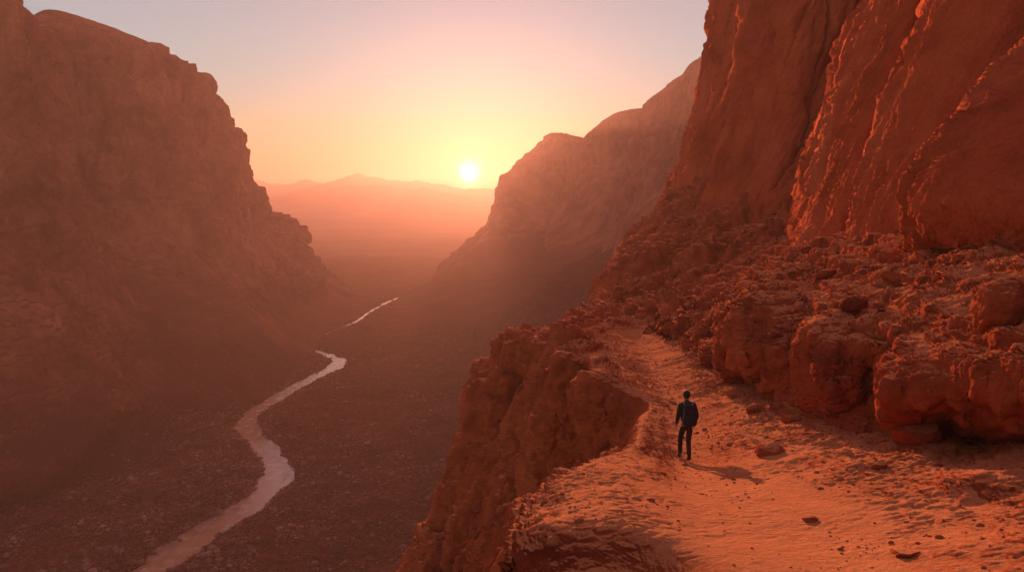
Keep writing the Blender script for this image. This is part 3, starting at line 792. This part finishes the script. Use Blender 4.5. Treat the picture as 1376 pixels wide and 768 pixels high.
# ---------------------------------------------------------------- single boulders
def boulder(px, py, wpx, asp, seed, label, name='boulder', flat=.7, sink=.30, rough=.10, cuts=9, group=None, mat='near', cat=None, at=None):
    loc, nor, ob = down_hit(at[0], at[1], 260) if at else cam_hit(px, py)
    if loc is None: return
    s = wpx*loc.y/F*.5
    sub = 6 if wpx > 60 else 5
    me = rock_mesh(name, sub, seed, M[mat], flat=flat*asp, rough=rough, cuts=cuts)
    tilt = (-math.atan2(nor.y, nor.z)*.6, math.atan2(nor.x, nor.z)*.6)
    o = put(me, name, loc+Vector((0, 0, s*flat*asp*(1-2*sink))), s, random.uniform(0, 6), tilt)
    tag(o, label, cat or name, group)
    return o
boulder(1038, 606, 62, .75, 3, 'low shadowed rock mound half buried in sand right of the walker', flat=.6, sink=.5, cuts=5)
boulder(1089, 699, 24, .7, 4, 'small flat dark rock lying alone on the open path in front', 'rock', flat=.6)
boulder(1218, 744, 50, .5, 5, 'dark flat slab sunk in the sand at the bottom right', 'rock', flat=.35, sink=.3)
boulder(1180, 628, 20, .8, 6, 'small bright red rock at the foot of the overhanging outcrop', 'rock')
boulder(1147, 420, 38, 1.0, 7, 'round boulder perched on top of the outcrop above the gully', cuts=6, flat=.9, sink=.25, rough=.15, mat='near')
boulder(1352, 432, 100, 1., 8, 'largest rounded boulder resting on the outcrop at the right edge', cuts=7, flat=.8, sink=.3, rough=.16, mat='near')
boulder(976, 474, 34, 1., 9, 'knobby boulder at the far end of the outcrop beside the path', sink=.35)
boulder(1000, 484, 26, 1., 10, 'smaller knobby rock leaning beside the far boulder of the outcrop', sink=.35)
boulder(952, 486, 24, .8, 12, 'low rock on the path edge left of the knobby boulders', 'rock', sink=.35)
boulder(1232, 592, 60, .9, 13, 'smooth rounded boulder tucked under the overhang', cuts=3, flat=.8, sink=.3, rough=.05)
boulder(686, 458, 32, 1.2, 14, 'dark upright boulder alone on the hazy slope behind the ledge', cuts=7, flat=1.0, sink=.15, mat='far', at=P(686, 462, 300))
boulder(1015, 551, 38, .7, 15, 'rubble boulder between the walker and the outcrop', flat=.7, sink=.4)
boulder(1062, 566, 30, .7, 16, 'broken rock below the narrow gully of the outcrop', 'rock', sink=.4)
boulder(990, 531, 26, .7, 17, 'rough rock nearest behind the walker on the right', 'rock', sink=.4)
boulder(1205, 380, 44, .7, 18, 'blocky boulder in the middle of the ledges above the outcrop', flat=.8, sink=.35)
boulder(1110, 372, 34, .7, 19, 'blocky boulder on the slope left of the outcrop top', flat=.8, sink=.35)

# ---------------------------------------------------------------- loose stones on the path
stone_me = [rock_mesh('rock', 3, 40+k, M['stone'], flat=random.uniform(.5, .75), rough=.14) for k in range(8)]
rp = np.random.RandomState(21)
spots = [(1335, 735), (1350, 700), (1300, 715), (1365, 750), (1320, 760), (1285, 745), (1345, 720), (1310, 700), (1372, 705), (1265, 700), (1290, 680), (1240, 672), (1195, 660), (1150, 640),
         (1120, 630), (1085, 620), (1070, 640), (1105, 600), (1125, 655), (1060, 590), (1040, 575), (1000, 560), (978, 545), (962, 520), (948, 505), (935, 497), (980, 585), (1160, 600), (1140, 612),
         (1340, 665), (1310, 650), (1355, 645), (950, 735), (968, 700), (940, 720), (958, 668), (985, 760), (905, 660), (880, 640), (872, 690), (860, 720), (1010, 735), (1175, 705), (1130, 745)]
for i, (x, y) in enumerate(spots):
    loc, nor, ob = cam_hit(x+rp.uniform(-4, 4), y+rp.uniform(-3, 3))
    if loc is None or nor.z < .5: continue
    s = rp.uniform(2.6, 5.5)*loc.y/F*.5*(1.5 if x > 1250 else 1)
    o = put(stone_me[i % 8], 'rock', loc+Vector((0, 0, s*.12)), s, rp.uniform(0, 6))
    right = x > 1250
    tag(o, 'small red rock among the rubble at the bottom right corner' if right else 'small loose red stone scattered in the sand of the path', 'rock',
        'rubble at the bottom right corner' if right else 'loose stones on the path')

def stuff_rocks(name, pts, sizes, sub, mat, label, seed=1, smooth=False):
    """one mesh of many tiny stones"""
    r = np.random.RandomState(seed)
    shapes = [rock_shape(sub, 900+k, flat=.65, cuts=7) for k in range(12)]
    nv = len(shapes[0][0]); f = shapes[0][1]; n = len(pts)
    S = np.stack([s[0] for s in shapes])[r.randint(0, 12, n)]
    a = r.uniform(0, 6.28, n); c, s = np.cos(a)[:, None], np.sin(a)[:, None]
    X = S[..., 0]*c-S[..., 1]*s; Yy = S[..., 0]*s+S[..., 1]*c
    V = np.stack([X, Yy, S[..., 2]], -1)*sizes[:, None, None]+pts[:, None, :]
    Fc = (f[None]+(np.arange(n)*nv)[:, None, None]).reshape(-1, 3)
    me = bpy.data.meshes.new(name); raw_mesh(me, V.reshape(-1, 3), Fc, smooth); me.materials.append(mat)
    o = bpy.data.objects.new(name, me); COL.objects.link(o)
    return tag(o, label, 'gravel', kind='stuff')

pts, sz = [], []
N_ = 1500 if LOW else 9000
xy = np.stack([rp.uniform(-2.5, 12, N_), 6.5+rp.beta(1, 1.8, N_)*46], 1)
cl = fbm(np.concatenate([xy, np.zeros((N_, 1))], 1), 2.2, 4)
for (x, y), c_ in zip(xy, cl):
    if c_+rp.uniform(-.2, .2) < .12: continue
    loc, nor, ob = down_hit(x, y)
    if loc is None or nor.z < .55 or loc.z < CAMZ-14: continue
    pts.append(loc[:]); sz.append(min(.10, .012*y/12+.016*rp.pareto(2.2)))
stuff_rocks('pebbles', np.array(pts, np.float32), np.array(sz, np.float32), 2, M['stone'], 'scatter of small red pebbles on the sandy ledge', smooth=True)

# ---------------------------------------------------------------- valley stones and shrubs
def floor_z(x, y):
    return floor_height(np.asarray(x, np.float32), np.asarray(y, np.float32))
n0 = 9000 if LOW else 42000
ry = 150+rp.beta(1.0, 2.2, n0)*380
side = rp.choice([-1, 1], n0, p=[.6, .4])
dist = np.abs(rp.normal(0, 1, n0))*34
wloc = np.interp(ry, np.maximum.accumulate(RCd[:, 1]), RWl)
rx = river_x(ry)+side*(wloc*.96+dist)
rd = river_dist(rx.astype(np.float32), ry.astype(np.float32))
cl = fbm(np.stack([rx, ry, np.zeros(n0)], 1), 16, 4)
keep = ((rd > -.8) & (cl+rp.uniform(-.35, .35, n0)+.25*np.exp(-np.maximum(rd, 0)/8) > -.02)) | ((rd > -3) & (rd <= -.8) & (rp.rand(n0) < .04))
rx, ry, rd = rx[keep], ry[keep], rd[keep]
sz = (.13+.13*rp.pareto(2.6, len(rx)))*(1+.7*np.exp(-np.maximum(rd, 0)/6)); sz = np.minimum(sz, .95)
zz = floor_z(rx, ry)
zz = np.where(rd < -.5, np.maximum(zz, -.12), zz)
key = sz/ry; order = np.argsort(-key)
big_, rest = order[:290], order[290:]
rst_me = [rock_mesh('river_stone', 3, 70+k, M['riverstone'], flat=random.uniform(.5, .8), rough=.12) for k in range(8)]
for k, i in enumerate(big_):
    o = put(rst_me[k % 8], 'river_stone', (rx[i], ry[i], zz[i]+sz[i]*.1), float(sz[i])*1.15, rp.uniform(0, 6))
    left = rx[i] < river_x(np.array([ry[i]]))[0]
    tag(o, 'grey-red stone on the left bank of the stream' if left else 'grey-red stone on the right bank of the stream', 'stone',
        'stones on the left river bank' if left else 'stones on the right river bank')
stuff_rocks('gravel', np.stack([rx, ry, zz+sz*.1], 1)[rest].astype(np.float32), sz[rest].astype(np.float32)*1.05, 1, M['riverstone'], 'coarse gravel and cobbles strewn beside the stream')
# scattered stones over the wider slopes, dropped onto whatever rock is there
n1 = 2500 if LOW else 15000
qx = rp.uniform(-190, 40, n1); qy = 165+rp.beta(1, 1.6, n1)*330
pts, sz = [], []
cl = fbm(np.stack([qx, qy, np.zeros(n1)], 1), 30, 4)
for x, y, c_ in zip(qx, qy, cl):
    if c_+rp.uniform(-.4, .4) < 0: continue
    loc, nor, ob = down_hit(x, y, 190)
    if loc is None or nor.z < .6 or ob.name.startswith('cliff_ledge') or ob.name.startswith('river'): continue
    pts.append(loc[:]); sz.append(min(1.1, .17+.16*rp.pareto(2.4)))
stuff_rocks('scree', np.array(pts, np.float32), np.array(sz, np.float32), 1, M['riverstone'], 'loose scree scattered over the lower canyon slopes', seed=3)

def shrub_mesh(seed, leaves=260):
    r = np.random.RandomState(seed)
    V, Fc = [], []
    # twigs as thin three-sided rods, then clumps of small leaves at their tips
    k = 0
    for t in range(16):
        d = r.normal(size=3); d[2] = abs(d[2])*.9+.25; d /= np.linalg.norm(d)
        L_ = r.uniform(.55, 1.0); tip = d*L_*np.array([1, 1, .8])
        s = np.cross(d, [0, 0, 1.]); s /= np.linalg.norm(s)+1e-6; u = np.cross(s, d)
        for e, rad in ((np.zeros(3), .03), (tip, .008)):
            for a in range(3):
                V.append(e+rad*(math.cos(a*2.09)*s+math.sin(a*2.09)*u))
        for a in range(3):
            b = (a+1) % 3; Fc.append((k+a, k+b, k+3+b)); Fc.append((k+a, k+3+b, k+3+a))
        k += 6
        for l in range(leaves//16):
            c = tip*r.uniform(.45, 1.08)+r.normal(size=3)*.13; c[2] = max(c[2], .02)
            a, b = r.normal(size=3), r.normal(size=3)
            a *= .075/np.linalg.norm(a); b *= .05/np.linalg.norm(b)
            V += [c-a, c+b, c+a]; Fc.append((k, k+1, k+2)); k += 3
    me = bpy.data.meshes.new('shrub'); raw_mesh(me, np.array(V), np.array(Fc), False); me.materials.append(M['leaf'])
    return me
sh_me = [shrub_mesh(k) for k in range(7)]
named = [(439, 578, 13, 'dark round shrub on the bare flat right of the stream bend'), (472, 571, 12, 'dark shrub just right of the round one on the bare flat'),
         (430, 561, 8, 'small shrub above the two dark shrubs on the right flat'), (387, 588, 12, 'shrub close to the right bank at the upper bend'),
         (242, 726, 12, 'dark bush at the water edge where the stream leaves the picture'), (372, 698, 11, 'dark bush on the right bank below the wide bend'),
         (455, 741, 26, 'largest dark bush low on the valley flat near the bottom'), (135, 625, 7, 'small lone shrub on the left slope below the rock bench'),
         (120, 616, 6, 'tiny shrub beside the lone one on the left slope'), (281, 563, 7, 'small shrub left of the stream narrows')]
for i, (x, y, w_, lab) in enumerate(named):
    loc, nor, ob = cam_hit(x, y)
    if loc is None: continue
    s = w_*loc.y/F*.55
    tag(put(sh_me[i % 7], 'shrub', loc-Vector((0, 0, .05)), (s, s, s*.85), rp.uniform(0, 6)), lab, 'shrub')
clus = [(487, 599, 20, 10, 10), (595, 644, 22, 12, 12), (500, 684, 26, 14, 12), (480, 712, 20, 14, 10), (545, 704, 24, 14, 8), (455, 735, 18, 14, 7), (620, 610, 26, 30, 14), (540, 630, 70, 60, 34), (430, 600, 50, 40, 16),
        (560, 560, 60, 50, 24), (150, 660, 120, 60, 18), (300, 520, 60, 30, 14), (680, 690, 8, 14, 4)]
cnt = 0
for (x, y, sx_, sy_, n) in clus:
    for k in range(n):
        loc, nor, ob = cam_hit(x+rp.normal()*sx_, y+rp.normal()*sy_)
        if loc is None or ob.name.startswith('river') or nor.z < .35 or loc.y < 140: continue
        s = rp.uniform(2.2, 6.5)*loc.y/F*.6
        if y > 640 and 430 < x < 620: s *= 1.5
        l_ = 'low dry shrub among others on the left slope' if x < 320 else 'low dark shrub scattered on the valley flat right of the stream'
        tag(put(sh_me[cnt % 7], 'shrub', loc-Vector((0, 0, .05)), (s, s, s*.75), rp.uniform(0, 6)), l_, 'shrub',
            'dry shrubs on the left slope' if x < 320 else 'dark shrubs on the right valley flat')
        cnt += 1

# ---------------------------------------------------------------- the walker
def skin_mesh(name, verts, edges, mat, parent, sub=2, root=0):
    me = bpy.data.meshes.new(name); me.from_pydata([v[:3] for v in verts], edges, [])
    o = bpy.data.objects.new(name, me); COL.objects.link(o)
    o.modifiers.new('skin', 'SKIN')
    sd_ = o.modifiers.new('sub', 'SUBSURF'); sd_.levels = sub; sd_.render_levels = sub
    for i, v in enumerate(verts):
        s = me.skin_vertices[0].data[i]
        s.radius = (v[3], v[4] if len(v) > 4 else v[3]); s.use_root = (i == root)
    dg = bpy.context.evaluated_depsgraph_get(); dg.update()
    m2 = bpy.data.meshes.new_from_object(o.evaluated_get(dg)); m2.name = name
    bpy.data.objects.remove(o)
    m2.materials.clear(); m2.materials.append(mat)
    for p_ in m2.polygons: p_.use_smooth = True
    o = bpy.data.objects.new(name, m2); COL.objects.link(o); o.parent = parent
    return o

feet, fn_, _ = cam_hit(922, 617)
person = bpy.data.objects.new('person', None); COL.objects.link(person)
person.location = feet; person.rotation_euler = (0, 0, R(6))
tag(person, 'person in dark jacket and brown trousers walking away along the sunlit ledge', 'person')
SH_R, EL_R, WR_R = (.185, .03, 1.44), (.235, -.07, 1.17), (.225, .06, .94)
SH_L, EL_L, WR_L = (-.185, .03, 1.44), (-.245, -.02, 1.17), (-.255, .09, .93)
HP_R, KN_R, AN_R = (.085, 0, .93), (.06, .04, .50), (.005, -.22, .10)
HP_L, KN_L, AN_L = (-.085, 0, .93), (-.10, .22, .53), (-.07, .30, .03)
def chain(vs, es, pts, start):
    prev = start
    for q in pts:
        vs.append(q); es.append((prev, len(vs)-1)); prev = len(vs)-1
    return prev
vs = [(0, 0, .97, .13, .10)]; es = []
c1 = chain(vs, es, [(0, .01, 1.12, .12, .095), (0, .03, 1.30, .145, .10), (0, .04, 1.42, .13, .09)], 0)
nk = chain(vs, es, [(0, .05, 1.52, .055), (0, .075, 1.58, .055), (0, .09, 1.65, .078, .088), (0, .09, 1.71, .078, .09), (0, .085, 1.765, .06, .07)], c1)
for sgn, S_, E_, W_ in ((1, SH_R, EL_R, WR_R), (-1, SH_L, EL_L, WR_L)):
    wv = chain(vs, es, [(*S_, .055), tuple((S_[k]+E_[k])/2 for k in range(3))+(.046,), (*E_, .04), tuple((E_[k]*.5+W_[k]*.5) for k in range(3))+(.036,), (*W_, .026),
                        (W_[0], W_[1]+.02, W_[2]-.045, .030, .018), (W_[0], W_[1]+.03, W_[2]-.075, .030, .016)], c1)
for sgn, H_, K_, A_ in ((1, HP_R, KN_R, AN_R), (-1, HP_L, KN_L, AN_L)):
    chain(vs, es, [(*H_, .085), tuple((H_[k]+K_[k])/2 for k in range(3))+(.07,), (*K_, .052), tuple(K_[k]*.6+A_[k]*.4 for k in range(3))+(.05,), (*A_, .035),
                   (A_[0]+.006*sgn, A_[1]+.06, A_[2]-.032, .026, .02), (A_[0]+.012*sgn, A_[1]+.12, A_[2]-.05, .024, .014)], 0)
bm_ = skin_mesh('body', vs, es, M['skin'], person)
# fingers, nose and ears joined into the body mesh
def join(o, others):
    bm = bmesh.new(); bm.from_mesh(o.data)
    for x in others:
        bm.from_mesh(x.data)
        bpy.data.objects.remove(x)
    bm.to_mesh(o.data); bm.free()
extra = []
for sgn, W_ in ((1, WR_R), (-1, WR_L)):
    for k, (dy, ln) in enumerate(((.026, .068), (.009, .078), (-.009, .072), (-.026, .056))):
        b0 = np.array([W_[0], W_[1]+.03+dy, W_[2]-.07])
        q = [tuple(b0)+(.0095,), tuple(b0+[-sgn*.003, .004, -ln*.4])+(.009,), tuple(b0+[-sgn*.012, .003, -ln*.75])+(.008,), tuple(b0+[-sgn*.026, -.002, -ln])+(.0065,)]
        extra.append(skin_mesh('finger', q, [(0, 1), (1, 2), (2, 3)], M['skin'], person, 1))
    b0 = np.array([W_[0]-sgn*.01, W_[1]+.045, W_[2]-.035])
    q = [tuple(b0)+(.012,), tuple(b0+[-sgn*.014, .03, -.03])+(.010,), tuple(b0+[-sgn*.02, .036, -.06])+(.008,)]
    extra.append(skin_mesh('thumb', q, [(0, 1), (1, 2)], M['skin'], person, 1))
    extra.append(skin_mesh('ear', [(sgn*.078, .085, 1.655, .008, .016), (sgn*.088, .075, 1.675, .008, .02), (sgn*.086, .07, 1.70, .006, .014)], [(0, 1), (1, 2)], M['skin'], person, 1))
extra.append(skin_mesh('nose', [(0, .165, 1.70, .010), (0, .188, 1.675, .013), (0, .192, 1.658, .016)], [(0, 1), (1, 2)], M['skin'], person, 1))
extra.append(skin_mesh('mouth', [(-.022, .172, 1.622, .006), (0, .180, 1.624, .009), (.022, .172, 1.622, .006)], [(0, 1), (1, 2)], M['skin'], person, 1))
join(bm_, extra)
for sgn in (-1, 1):
    put(rock_mesh('eye', 3, 5, M['eye'], flat=1, cuts=0, rough=0), 'eye', (sgn*.032, .163, 1.692), .012, parent=person)
# clothing
vs = [(0, .0, .93, .155, .125)]; es = []
c1 = chain(vs, es, [(0, .01, 1.10, .158, .12), (0, .03, 1.28, .178, .125), (0, .035, 1.42, .162, .105), ], 0)
chain(vs, es, [(0, .045, 1.50, .085, .08), (0, .06, 1.57, .074, .072)], c1)
for S_, E_, W_ in ((SH_R, EL_R, WR_R), (SH_L, EL_L, WR_L)):
    chain(vs, es, [(S_[0]*.97, S_[1], S_[2], .078), tuple((S_[k]+E_[k])/2 for k in range(3))+(.068,), (*E_, .06), tuple((E_[k]*.5+W_[k]*.5) for k in range(3))+(.053,), tuple(E_[k]*.06+W_[k]*.94 for k in range(3))+(.042,)], c1)
jk = skin_mesh('jacket', vs, es, M['jacket'], person)
vs = [(0, 0, 1.0, .145, .115), (0, 0, .92, .15, .12)]; es = [(0, 1)]
for H_, K_, A_ in ((HP_R, KN_R, AN_R), (HP_L, KN_L, AN_L)):
    chain(vs, es, [(H_[0], H_[1], H_[2]-.06, .098), tuple((H_[k]+K_[k])/2 for k in range(3))+(.09,), (*K_, .072), tuple(K_[k]*.5+A_[k]*.5 for k in range(3))+(.066,), (A_[0], A_[1], A_[2]+.05, .056)], 1)
skin_mesh('trousers', vs, es, M['pants'], person)
for sgn, A_ in ((1, AN_R), (-1, AN_L)):
    skin_mesh('boot', [(A_[0], A_[1], A_[2]+.07, .052), (A_[0], A_[1]-.005, A_[2], .052, .05), (A_[0]+.006*sgn, A_[1]+.07, A_[2]-.035, .048, .04), (A_[0]+.012*sgn, A_[1]+.15, A_[2]-.055, .046, .03), (A_[0]+.014*sgn, A_[1]+.20, A_[2]-.06, .035, .022)],
              [(0, 1), (1, 2), (2, 3), (3, 4)], M['boots'], person, 2, 1)
hv, hf = ICO[5]
hv = hv.copy()*np.array([.094, .108, .098]); hv = hv+hv*(.10*fbm(hv, .03, 4))[:, None]
kp = (hv[:, 1]*.9+hv[:, 2] > .035) & (hv[:, 1] > .05)      # leave the face open
hv[kp & (hv[:, 2] < .045), 1] *= .45
hv[(hv[:, 2] < -.02) & (hv[:, 1] < .03), 2] *= 1.25
me = bpy.data.meshes.new('hair'); raw_mesh(me, hv, hf); me.materials.append(M['hair'])
put(me, 'hair', (0, .078, 1.712), 1, parent=person)

pack = bpy.data.objects.new('backpack', None); COL.objects.link(pack)
pack.location = person.location; pack.rotation_euler = person.rotation_euler
tag(pack, 'dark backpack with grey straps worn by the walking person', 'backpack')
def soft_box(name, c, s, mat, parent, rnd=.3, seg=3, taper=.0, noise=.0):
    bm = bmesh.new(); bmesh.ops.create_cube(bm, size=1)
    bmesh.ops.bevel(bm, geom=bm.edges[:], offset=rnd, segments=seg, affect='EDGES', profile=.6)
    for v in bm.verts:
        k = 1-taper*(v.co.z+.5)
        v.co = Vector((v.co.x*s[0]*k+c[0], v.co.y*s[1]*k+c[1], v.co.z*s[2]+c[2]))
    me = bpy.data.meshes.new(name); bm.to_mesh(me); bm.free(); me.materials.append(mat)
    for p_ in me.polygons: p_.use_smooth = True
    o = bpy.data.objects.new(name, me); COL.objects.link(o); o.parent = parent; return o
soft_box('main_bag', (0, -.195, 1.22), (.37, .24, .54), M['pack'], pack, .28, 4, .2)
soft_box('front_pocket', (0, -.305, 1.13), (.25, .09, .26), M['pack'], pack, .25, 3, .1)
soft_box('top_lid', (0, -.19, 1.465), (.27, .21, .09), M['pack'], pack, .3, 3, .1)
for s in (-1, 1):
    skin_mesh('shoulder_strap', [(s*.10, -.12, 1.44, .022, .012), (s*.115, -.04, 1.525, .024, .012), (s*.12, .06, 1.53, .024, .012), (s*.125, .155, 1.42, .024, .012), (s*.14, .15, 1.22, .02, .01), (s*.16, -.02, 1.06, .014, .008), (s*.14, -.12, 1.02, .014, .008)],
              [(k, k+1) for k in range(6)], M['strap'], pack, 1)
    skin_mesh('side_strap', [(s*.165, -.12, 1.02, .008), (s*.172, -.21, 1.15, .008), (s*.155, -.22, 1.36, .008), (s*.13, -.20, 1.44, .008)], [(0, 1), (1, 2), (2, 3)], M['strap'], pack, 1)
# ---------------------------------------------------------------- air
def closed_box(name, x0, x1, y0, y1, z0, z1):
    me = bpy.data.meshes.new(name)
    v = [(x, y, z) for x in (x0, x1) for y in (y0, y1) for z in (z0, z1)]
    f = [(0, 1, 3, 2), (4, 6, 7, 5), (0, 4, 5, 1), (2, 3, 7, 6), (0, 2, 6, 4), (1, 5, 7, 3)]
    me.from_pydata(v, [], f); me.update()
    o = bpy.data.objects.new(name, me); COL.objects.link(o); return o
hz = closed_box('haze', -9600, 9600, -60, 6700, -45, 222)
m, nt, N, L = new_mat('haze_air')
out = N.new('ShaderNodeOutputMaterial'); v = N.new('ShaderNodeVolumePrincipled')
v.inputs['Color'].default_value = (.78, .42, .39, 1); v.inputs['Density'].default_value = 3.6e-4
v.inputs['Anisotropy'].default_value = .08
v2 = N.new('ShaderNodeVolumePrincipled')
v2.inputs['Color'].default_value = (1.0, .62, .25, 1); v2.inputs['Density'].default_value = 2.0e-5
v2.inputs['Anisotropy'].default_value = .82
av = N.new('ShaderNodeAddShader'); L.new(v.outputs[0], av.inputs[0]); L.new(v2.outputs[0], av.inputs[1])
L.new(av.outputs[0], out.inputs['Volume'])
hz.data.materials.append(m)
tag(hz, 'warm dusty haze filling the canyon and hiding the far range', 'haze', kind='stuff')

# ---------------------------------------------------------------- sky, sun, camera
w = bpy.data.worlds.new('World'); SC.world = w; w.use_nodes = True
nt = w.node_tree; N, L = nt.nodes, nt.links; N.clear()
out = N.new('ShaderNodeOutputWorld'); bg = N.new('ShaderNodeBackground'); L.new(bg.outputs[0], out.inputs[0])
bg.inputs[1].default_value = .1
sky = N.new('ShaderNodeTexSky'); sky.sky_type = 'NISHITA'; sky.sun_disc = False
sky.sun_elevation = SUN_EL; sky.sun_rotation = SUN_AZ
sky.air_density = 1.0; sky.dust_density = 3.0; sky.altitude = 900
tc = N.new('ShaderNodeTexCoord'); nrm = N.new('ShaderNodeVectorMath'); nrm.operation = 'NORMALIZE'
L.new(tc.outputs['Generated'], nrm.inputs[0])
sep = N.new('ShaderNodeSeparateXYZ'); L.new(nrm.outputs[0], sep.inputs[0])
gr = N.new('ShaderNodeValToRGB'); L.new(sep.outputs[2], gr.inputs[0])
gr.color_ramp.interpolation = 'B_SPLINE'
K = .9
stops = [(0.0, (1.0, .7, .3)), (.05, (.8, 1.45, .6)), (.12, (.6, 1.45, 1.5)), (.22, (.85, 1.2, 1.45)), (.42, (.75, .68, .85)), (1.0, (.62, .42, .42))]
el = gr.color_ramp.elements
for i, (p_, c_) in enumerate(stops):
    e = el[i] if i < 2 else el.new(p_)
    e.position = p_; e.color = (*[x/3 for x in c_], 1)
disc_az, disc_el = math.atan((631-688)/1100/1.0), R(1.45)
sv = Vector((math.sin(disc_az)*math.cos(disc_el), math.cos(disc_az)*math.cos(disc_el), math.sin(disc_el)))
dot = N.new('ShaderNodeVectorMath'); dot.operation = 'DOT_PRODUCT'; L.new(nrm.outputs[0], dot.inputs[0]); dot.inputs[1].default_value = sv
def mth(op, a, b_=None, c=None):
    x = N.new('ShaderNodeMath'); x.operation = op
    for i, vv in enumerate((a, b_, c)):
        if vv is None: continue
        if isinstance(vv, (int, float)): x.inputs[i].default_value = vv
        else: L.new(vv, x.inputs[i])
    return x.outputs[0]
dcl = mth('MAXIMUM', dot.outputs['Value'], 0.0)
def addc(base, fac, col):
    sc_ = N.new('ShaderNodeVectorMath'); sc_.operation = 'SCALE'; sc_.inputs[0].default_value = col; L.new(fac, sc_.inputs[3])
    ad = N.new('ShaderNodeVectorMath'); ad.operation = 'ADD'; L.new(base, ad.inputs[0]); L.new(sc_.outputs[0], ad.inputs[1])
    return ad.outputs[0]
# Nishita part
ns = N.new('ShaderNodeVectorMath'); ns.operation = 'SCALE'; L.new(sky.outputs[0], ns.inputs[0]); ns.inputs[3].default_value = .006
c = N.new('ShaderNodeVectorMath'); c.operation = 'ADD'; gs = N.new('ShaderNodeVectorMath'); gs.operation = 'SCALE'; L.new(gr.outputs[0], gs.inputs[0]); gs.inputs[3].default_value = 3*K
L.new(gs.outputs[0], c.inputs[0]); L.new(ns.outputs[0], c.inputs[1])
c = c.outputs[0]
# the sky opposite the sunset is dimmer
bk = N.new('ShaderNodeMapRange'); bk.interpolation_type = 'SMOOTHSTEP'; L.new(sep.outputs[1], bk.inputs[0])
bk.inputs[1].default_value = -.7; bk.inputs[2].default_value = .8; bk.inputs[3].default_value = 1.0; bk.inputs[4].default_value = 1.0
bm2 = N.new('ShaderNodeVectorMath'); bm2.operation = 'SCALE'; L.new(c, bm2.inputs[0]); L.new(bk.outputs[0], bm2.inputs[3]); c = bm2.outputs[0]
c = addc(c, mth('POWER', dcl, 14.0), (.0, .04, .02))
c = addc(c, mth('POWER', dcl, 160.0), (.10, .10, .02))
c = addc(c, mth('POWER', dcl, 2500.0), (3.0, 1.7, .5))
c = addc(c, mth('POWER', dcl, 14000.0), (22., 17., 9.))
c = addc(c, mth('POWER', dcl, 60000.0), (60., 54., 42.))
L.new(c, bg.inputs[0])

sl = bpy.data.lights.new('sun', 'SUN'); sl.energy = 5.0; sl.angle = R(.6); sl.color = (1.0, .54, .29)
so = bpy.data.objects.new('sun', sl); COL.objects.link(so)
sd = Vector((math.sin(SUN_AZ)*math.cos(SUN_EL), math.cos(SUN_AZ)*math.cos(SUN_EL), math.sin(SUN_EL)))
so.rotation_euler = sd.to_track_quat('Z', 'Y').to_euler()
so.location = (0, 0, 200)

cam = bpy.data.cameras.new('camera'); co = bpy.data.objects.new('camera', cam); COL.objects.link(co)
co.location = (0, 0, CAMZ); co.rotation_euler = (math.pi/2-PITCH, 0, 0)
cam.sensor_width = 36; cam.lens = F/1376*36; cam.clip_start = .1; cam.clip_end = 30000
SC.camera = co
SC.view_settings.view_transform = 'Standard'; SC.view_settings.look = 'None'; SC.view_settings.gamma = 1
SC.view_settings.use_curve_mapping = False
SC.view_settings.exposure = 2.02
SC.render.engine = 'CYCLES'
SC.cycles.use_denoising = True
SC.cycles.volume_bounces = 1
SC.cycles.max_bounces = 6
SC.cycles.diffuse_bounces = 3
SC.cycles.glossy_bounces = 2
SC.cycles.sample_clamp_indirect = 4
